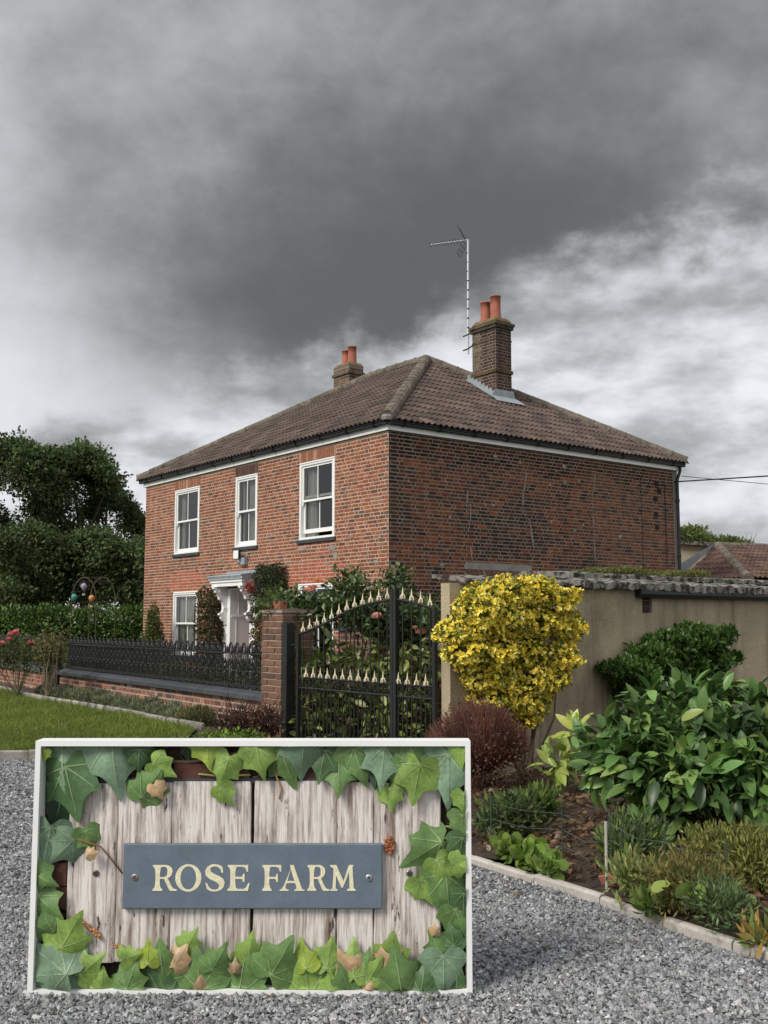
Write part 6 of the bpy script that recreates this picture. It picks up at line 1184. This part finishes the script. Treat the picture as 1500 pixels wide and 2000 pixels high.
tuft('bed_shrub', 'grey-green leafy bush at the left end of the bed below the barberry', 985, 1625, 1500, .075, GL+GG, (.18, .17, .15), 'blade', dz=.10, spread=3, cat='shrub'); tuft('bed_shrub', 'loose green low bush in the left part of the bed, behind the brown leaf litter', 1045, 1600, 700, .085, GL, (.12, .12, .09), 'blade', dz=.08, spread=2, cat='shrub')
tuft('seedling', 'broad-leaved pale green seedling close to the wall left of the laurel', 1095, 1560, 60, .17, [((.27, .34, .08), 3), ((.20, .28, .06), 2)], (.14, .14, .14), 'laurel', dz=.30, up=.2, m='gloss_leaf'); tuft('seedling', 'yellow-green shoot touching the left tip of the laurel', 1125, 1545, 34, .17, [((.32, .38, .09), 3)], (.10, .10, .12), 'laurel', dz=.5, up=.3, m='gloss_leaf')
for px0 in (1095, 1125): c = at(px0, 1560 if px0 == 1095 else 1545, 2, .1); o = bpy.data.objects[('seedling' if px0 == 1095 else 'seedling.001')]; q = MB(); q.tube([(c[0], c[1], .04), (c[0]+.02, c[1], .38 if px0 == 1095 else .6)], [.008, .005], 5, (.16, .2, .06)); q.build('stem', 'twig', o)
tuft('leafy_weed', 'fresh green round-leaved clump by the kerb, nearest the nameboard', 1000, 1668, 70, .07, [((.19, .29, .05), 3), ((.14, .22, .04), 2)], (.10, .08, .05), 'round', dz=.02, cat='weed', spread=2, group='low green clumps along the bed kerb'); tuft('leafy_weed', 'fresh green round-leaved clump by the kerb, second from the nameboard', 1040, 1682, 90, .075, [((.19, .29, .05), 3), ((.14, .22, .04), 2)], (.12, .08, .05), 'round', dz=.03, cat='weed', spread=2, group='low green clumps along the bed kerb'); tuft('leafy_weed', 'small green clump by the kerb left of the pale cane', 1075, 1700, 45, .06, [((.15, .24, .05), 3)], (.09, .07, .04), 'round', dz=.02, cat='weed', group='low green clumps along the bed kerb')
tuft('lavender_bush', 'feathery grey-green bush just right of the pale cane', 1235, 1690, 1900, .06, GG+GL, (.16, .16, .15), 'blade', dz=.10, spread=3, up=.9, cat='shrub'); tuft('spotted_clump', 'pale variegated low clump at the kerb right of the cane', 1250, 1745, 330, .075, [((.30, .32, .12), 3), ((.17, .22, .06), 3), ((.10, .14, .04), 2)], (.15, .13, .09), 'blade', dz=.05, spread=3)
tuft('spotted_clump', 'strappy green tuft at the kerb, in front of the yellowish spiraea', 1265, 1772, 120, .085, GL, (.06, .06, .04), 'blade', dz=.0, up=1.1); tuft('spiraea', 'yellow-green fine-leaved spiraea spilling under the laurel', 1420, 1720, 5200, .042, GY, (.22, .2, .15), 'blade', dz=.13, spread=6, up=.6, cat='shrub'); tuft('spiraea', 'brownish fine-leaved spiraea nearest the kerb middle', 1318, 1765, 2300, .045, [((.20, .17, .05), 3), ((.14, .14, .045), 3), ((.24, .20, .06), 1)], (.2, .2, .15), 'blade', dz=.10, spread=4, up=.6, cat='shrub'); tuft('spiraea', 'olive fine-leaved spiraea reaching the right edge of the picture', 1500, 1735, 3600, .042, GY, (.2, .2, .16), 'blade', dz=.14, spread=4, up=.6, cat='shrub')
tuft('round_leaf_plant', 'three big round pale leaves rising from the spiraea', 1335, 1795, 6, .085, [((.20, .27, .06), 3)], (.10, .06, .05), 'round', dz=.12, m='gloss_leaf'); tuft('sedum', 'dense grey-green fleshy clump on the kerb below the spiraea', 1400, 1800, 1000, .042, [((.12, .19, .07), 3), ((.16, .23, .09), 2), ((.08, .12, .045), 2)], (.16, .13, .11), 'blade', dz=.07, spread=3, up=.8); tuft('primrose', 'small yellowing rosette beyond the kerb end at lower right', 1490, 1830, 90, .09, [((.20, .26, .08), 3), ((.36, .24, .06), 2)], (.08, .08, .04), 'blade', dz=.0, up=.7); tuft('round_leaf_plant', 'single round leaves below the spiraea at the right edge', 1480, 1800, 10, .09, [((.17, .24, .06), 3)], (.14, .08, .06), 'round', dz=.08, m='gloss_leaf')
# small conifer tip peeping over the wall end behind the gate
n = 9500; P = np.stack([rng.uniform(8.3, 13.5, n), rng.uniform(-7.4, -2.5, n), np.full(n, .11)], 1); kx = [p[0] for p in BEDK]; ky = [p[1] for p in BEDK]; P = P[P[:, 1] > np.interp(P[:, 0], kx, ky)+.07]; n = len(P); P[:, 2] = .07+.07*np.clip((P[:, 1]+7.4)/1.5, 0, 1)+rng.uniform(0, .03, n); D = rng.normal(size=(n, 3)); D[:, 2] *= .35; No = rng.normal(size=(n, 3))*.5+np.array([0, 0, 1])
o = foliage_obj('leaf_litter', None, 'leaf', leaf_batch(P, D, No, rng.uniform(.025, .085, n), palette([((.15, .085, .045), 4), ((.10, .06, .035), 4), ((.22, .13, .07), 2), ((.30, .16, .08), .7), ((.28, .24, .16), .6)], n), 'simple'), kind='stuff'); tag(o, 'brown fallen leaves and bark chips covering the bed soil', 'leaf litter')
n = 90; P = np.stack([rng.uniform(8.6, 14, n), rng.uniform(-10.5, -6.8, n), rng.uniform(.018, .03, n)], 1); P = P[P[:, 1] < np.interp(P[:, 0], kx, ky)-.06]; n = len(P); D = rng.normal(size=(n, 3)); D[:, 2] *= .2
o = foliage_obj('fallen_leaves', None, 'leaf', leaf_batch(P, D, rng.normal(size=(n, 3))*.3+np.array([0, 0, 1]), rng.uniform(.018, .045, n), palette([((.22, .12, .06), 3), ((.14, .09, .05), 2), ((.20, .22, .06), 1)], n), 'simple'), kind='stuff'); tag(o, 'a few small fallen leaves scattered on the gravel', 'fallen leaves')
# cane, pot shard, wire fence
c = at(1185, 1735, 2, .06); e = plant('garden_cane', c, 'thin pale cane stuck upright in the bed', 'cane'); t = dep(1183, 1603, float((c-CAM)@FWD)); q = MB(); q.tube([tuple(c-np.array([0, 0, .05])), tuple(t)], .009, 7); q.build('cane', 'bamboo', e); q = MB(); q.lathe([(.010, 0), (.011, .02), (.008, .024)], tuple(t), 7); q.build('cap', 'black_plastic', e)
e = plant('pot_shard', c+np.array([.02, .03, 0]), 'broken terracotta shard lying at the foot of the cane', 'shard'); q = MB(); q.add([tuple(c+np.array(v)) for v in ((-.08, .05, .0), (.06, .08, .0), (.05, .06, .05), (-.02, .04, .065), (-.09, .03, .045))], [(0, 1, 2, 3, 4)]); o = q.build('shard', 'terracotta', e); md = o.modifiers.new('thick', 'SOLIDIFY'); md.thickness = .012
e = plant('wire_fence', tuple(at(1150, 1690, 2, .06)), 'thin sagging dark wire fence across the bed', 'fence'); posts = [(960, 1665), (1100, 1690), (1195, 1715), (1300, 1760), (1420, 1790)]
PW = [at(px, py, 2, .07) for px, py in posts]
for p in PW: q = MB(); q.tube([tuple(p), tuple(p+np.array([random.uniform(-.03, .03), random.uniform(-.03, .03), .40]))], .0045, 5, (.035, .06, .045)); q.build('post', 'twig', e)
for z in (.12, .22, .32):
    for a, b in zip(PW[:-1], PW[1:]): m = (a+b)/2+np.array([0, 0, z-.03+random.uniform(-.03, .02)]); q = MB(); q.tube([tuple(a+np.array([0, 0, z])), tuple(m), tuple(b+np.array([0, 0, z]))], .0014, 3, (.10, .12, .11)); q.build('wire', 'twig', e)
# small leafy stem right of the house corner behind the gate
e = plant('tall_weed', tuple(dep(781, 1300, 13.6)*np.array([1, 1, 0])), 'tall leafy stem rising behind the gate against the dark side wall', 'plant'); foliage_obj('foliage', e, 'leaf', foliage([(tuple(dep(781+random.uniform(-3, 3)*k, 1135+16*k, 13.6)), (.04+.018*k, .04+.018*k, .07)) for k in range(6)], 420, .06, GG, shell=.9), kind='stuff'); stems('stem', e, tuple(dep(783, 1330, 13.6)), [tuple(dep(781, 1130, 13.6))], .007, col=(.09, .1, .05))
# overhead wires from the house corner
for lab, a, b, r in (('thick twisted black cable running from the house corner to the right', at(1318, 941, 0, .03), dep(1750, 903, 22.), .018), ('thin grey wire crossing behind the thicker cable', dep(1332, 930, 28.4), dep(1800, 968, 45), .010)):
    e = plant('overhead_wire', a, lab, 'cable'); q = MB(); m = (a+b)/2-np.array([0, 0, .06]); q.tube([tuple(a), tuple(m), tuple(b)], r, 6); q.build('wire', 'black_plastic', e)
    end = MB(); end.tube([tuple(b), (b[0], b[1], -.05)], .09, 8); end.build('pole', 'bark', e)
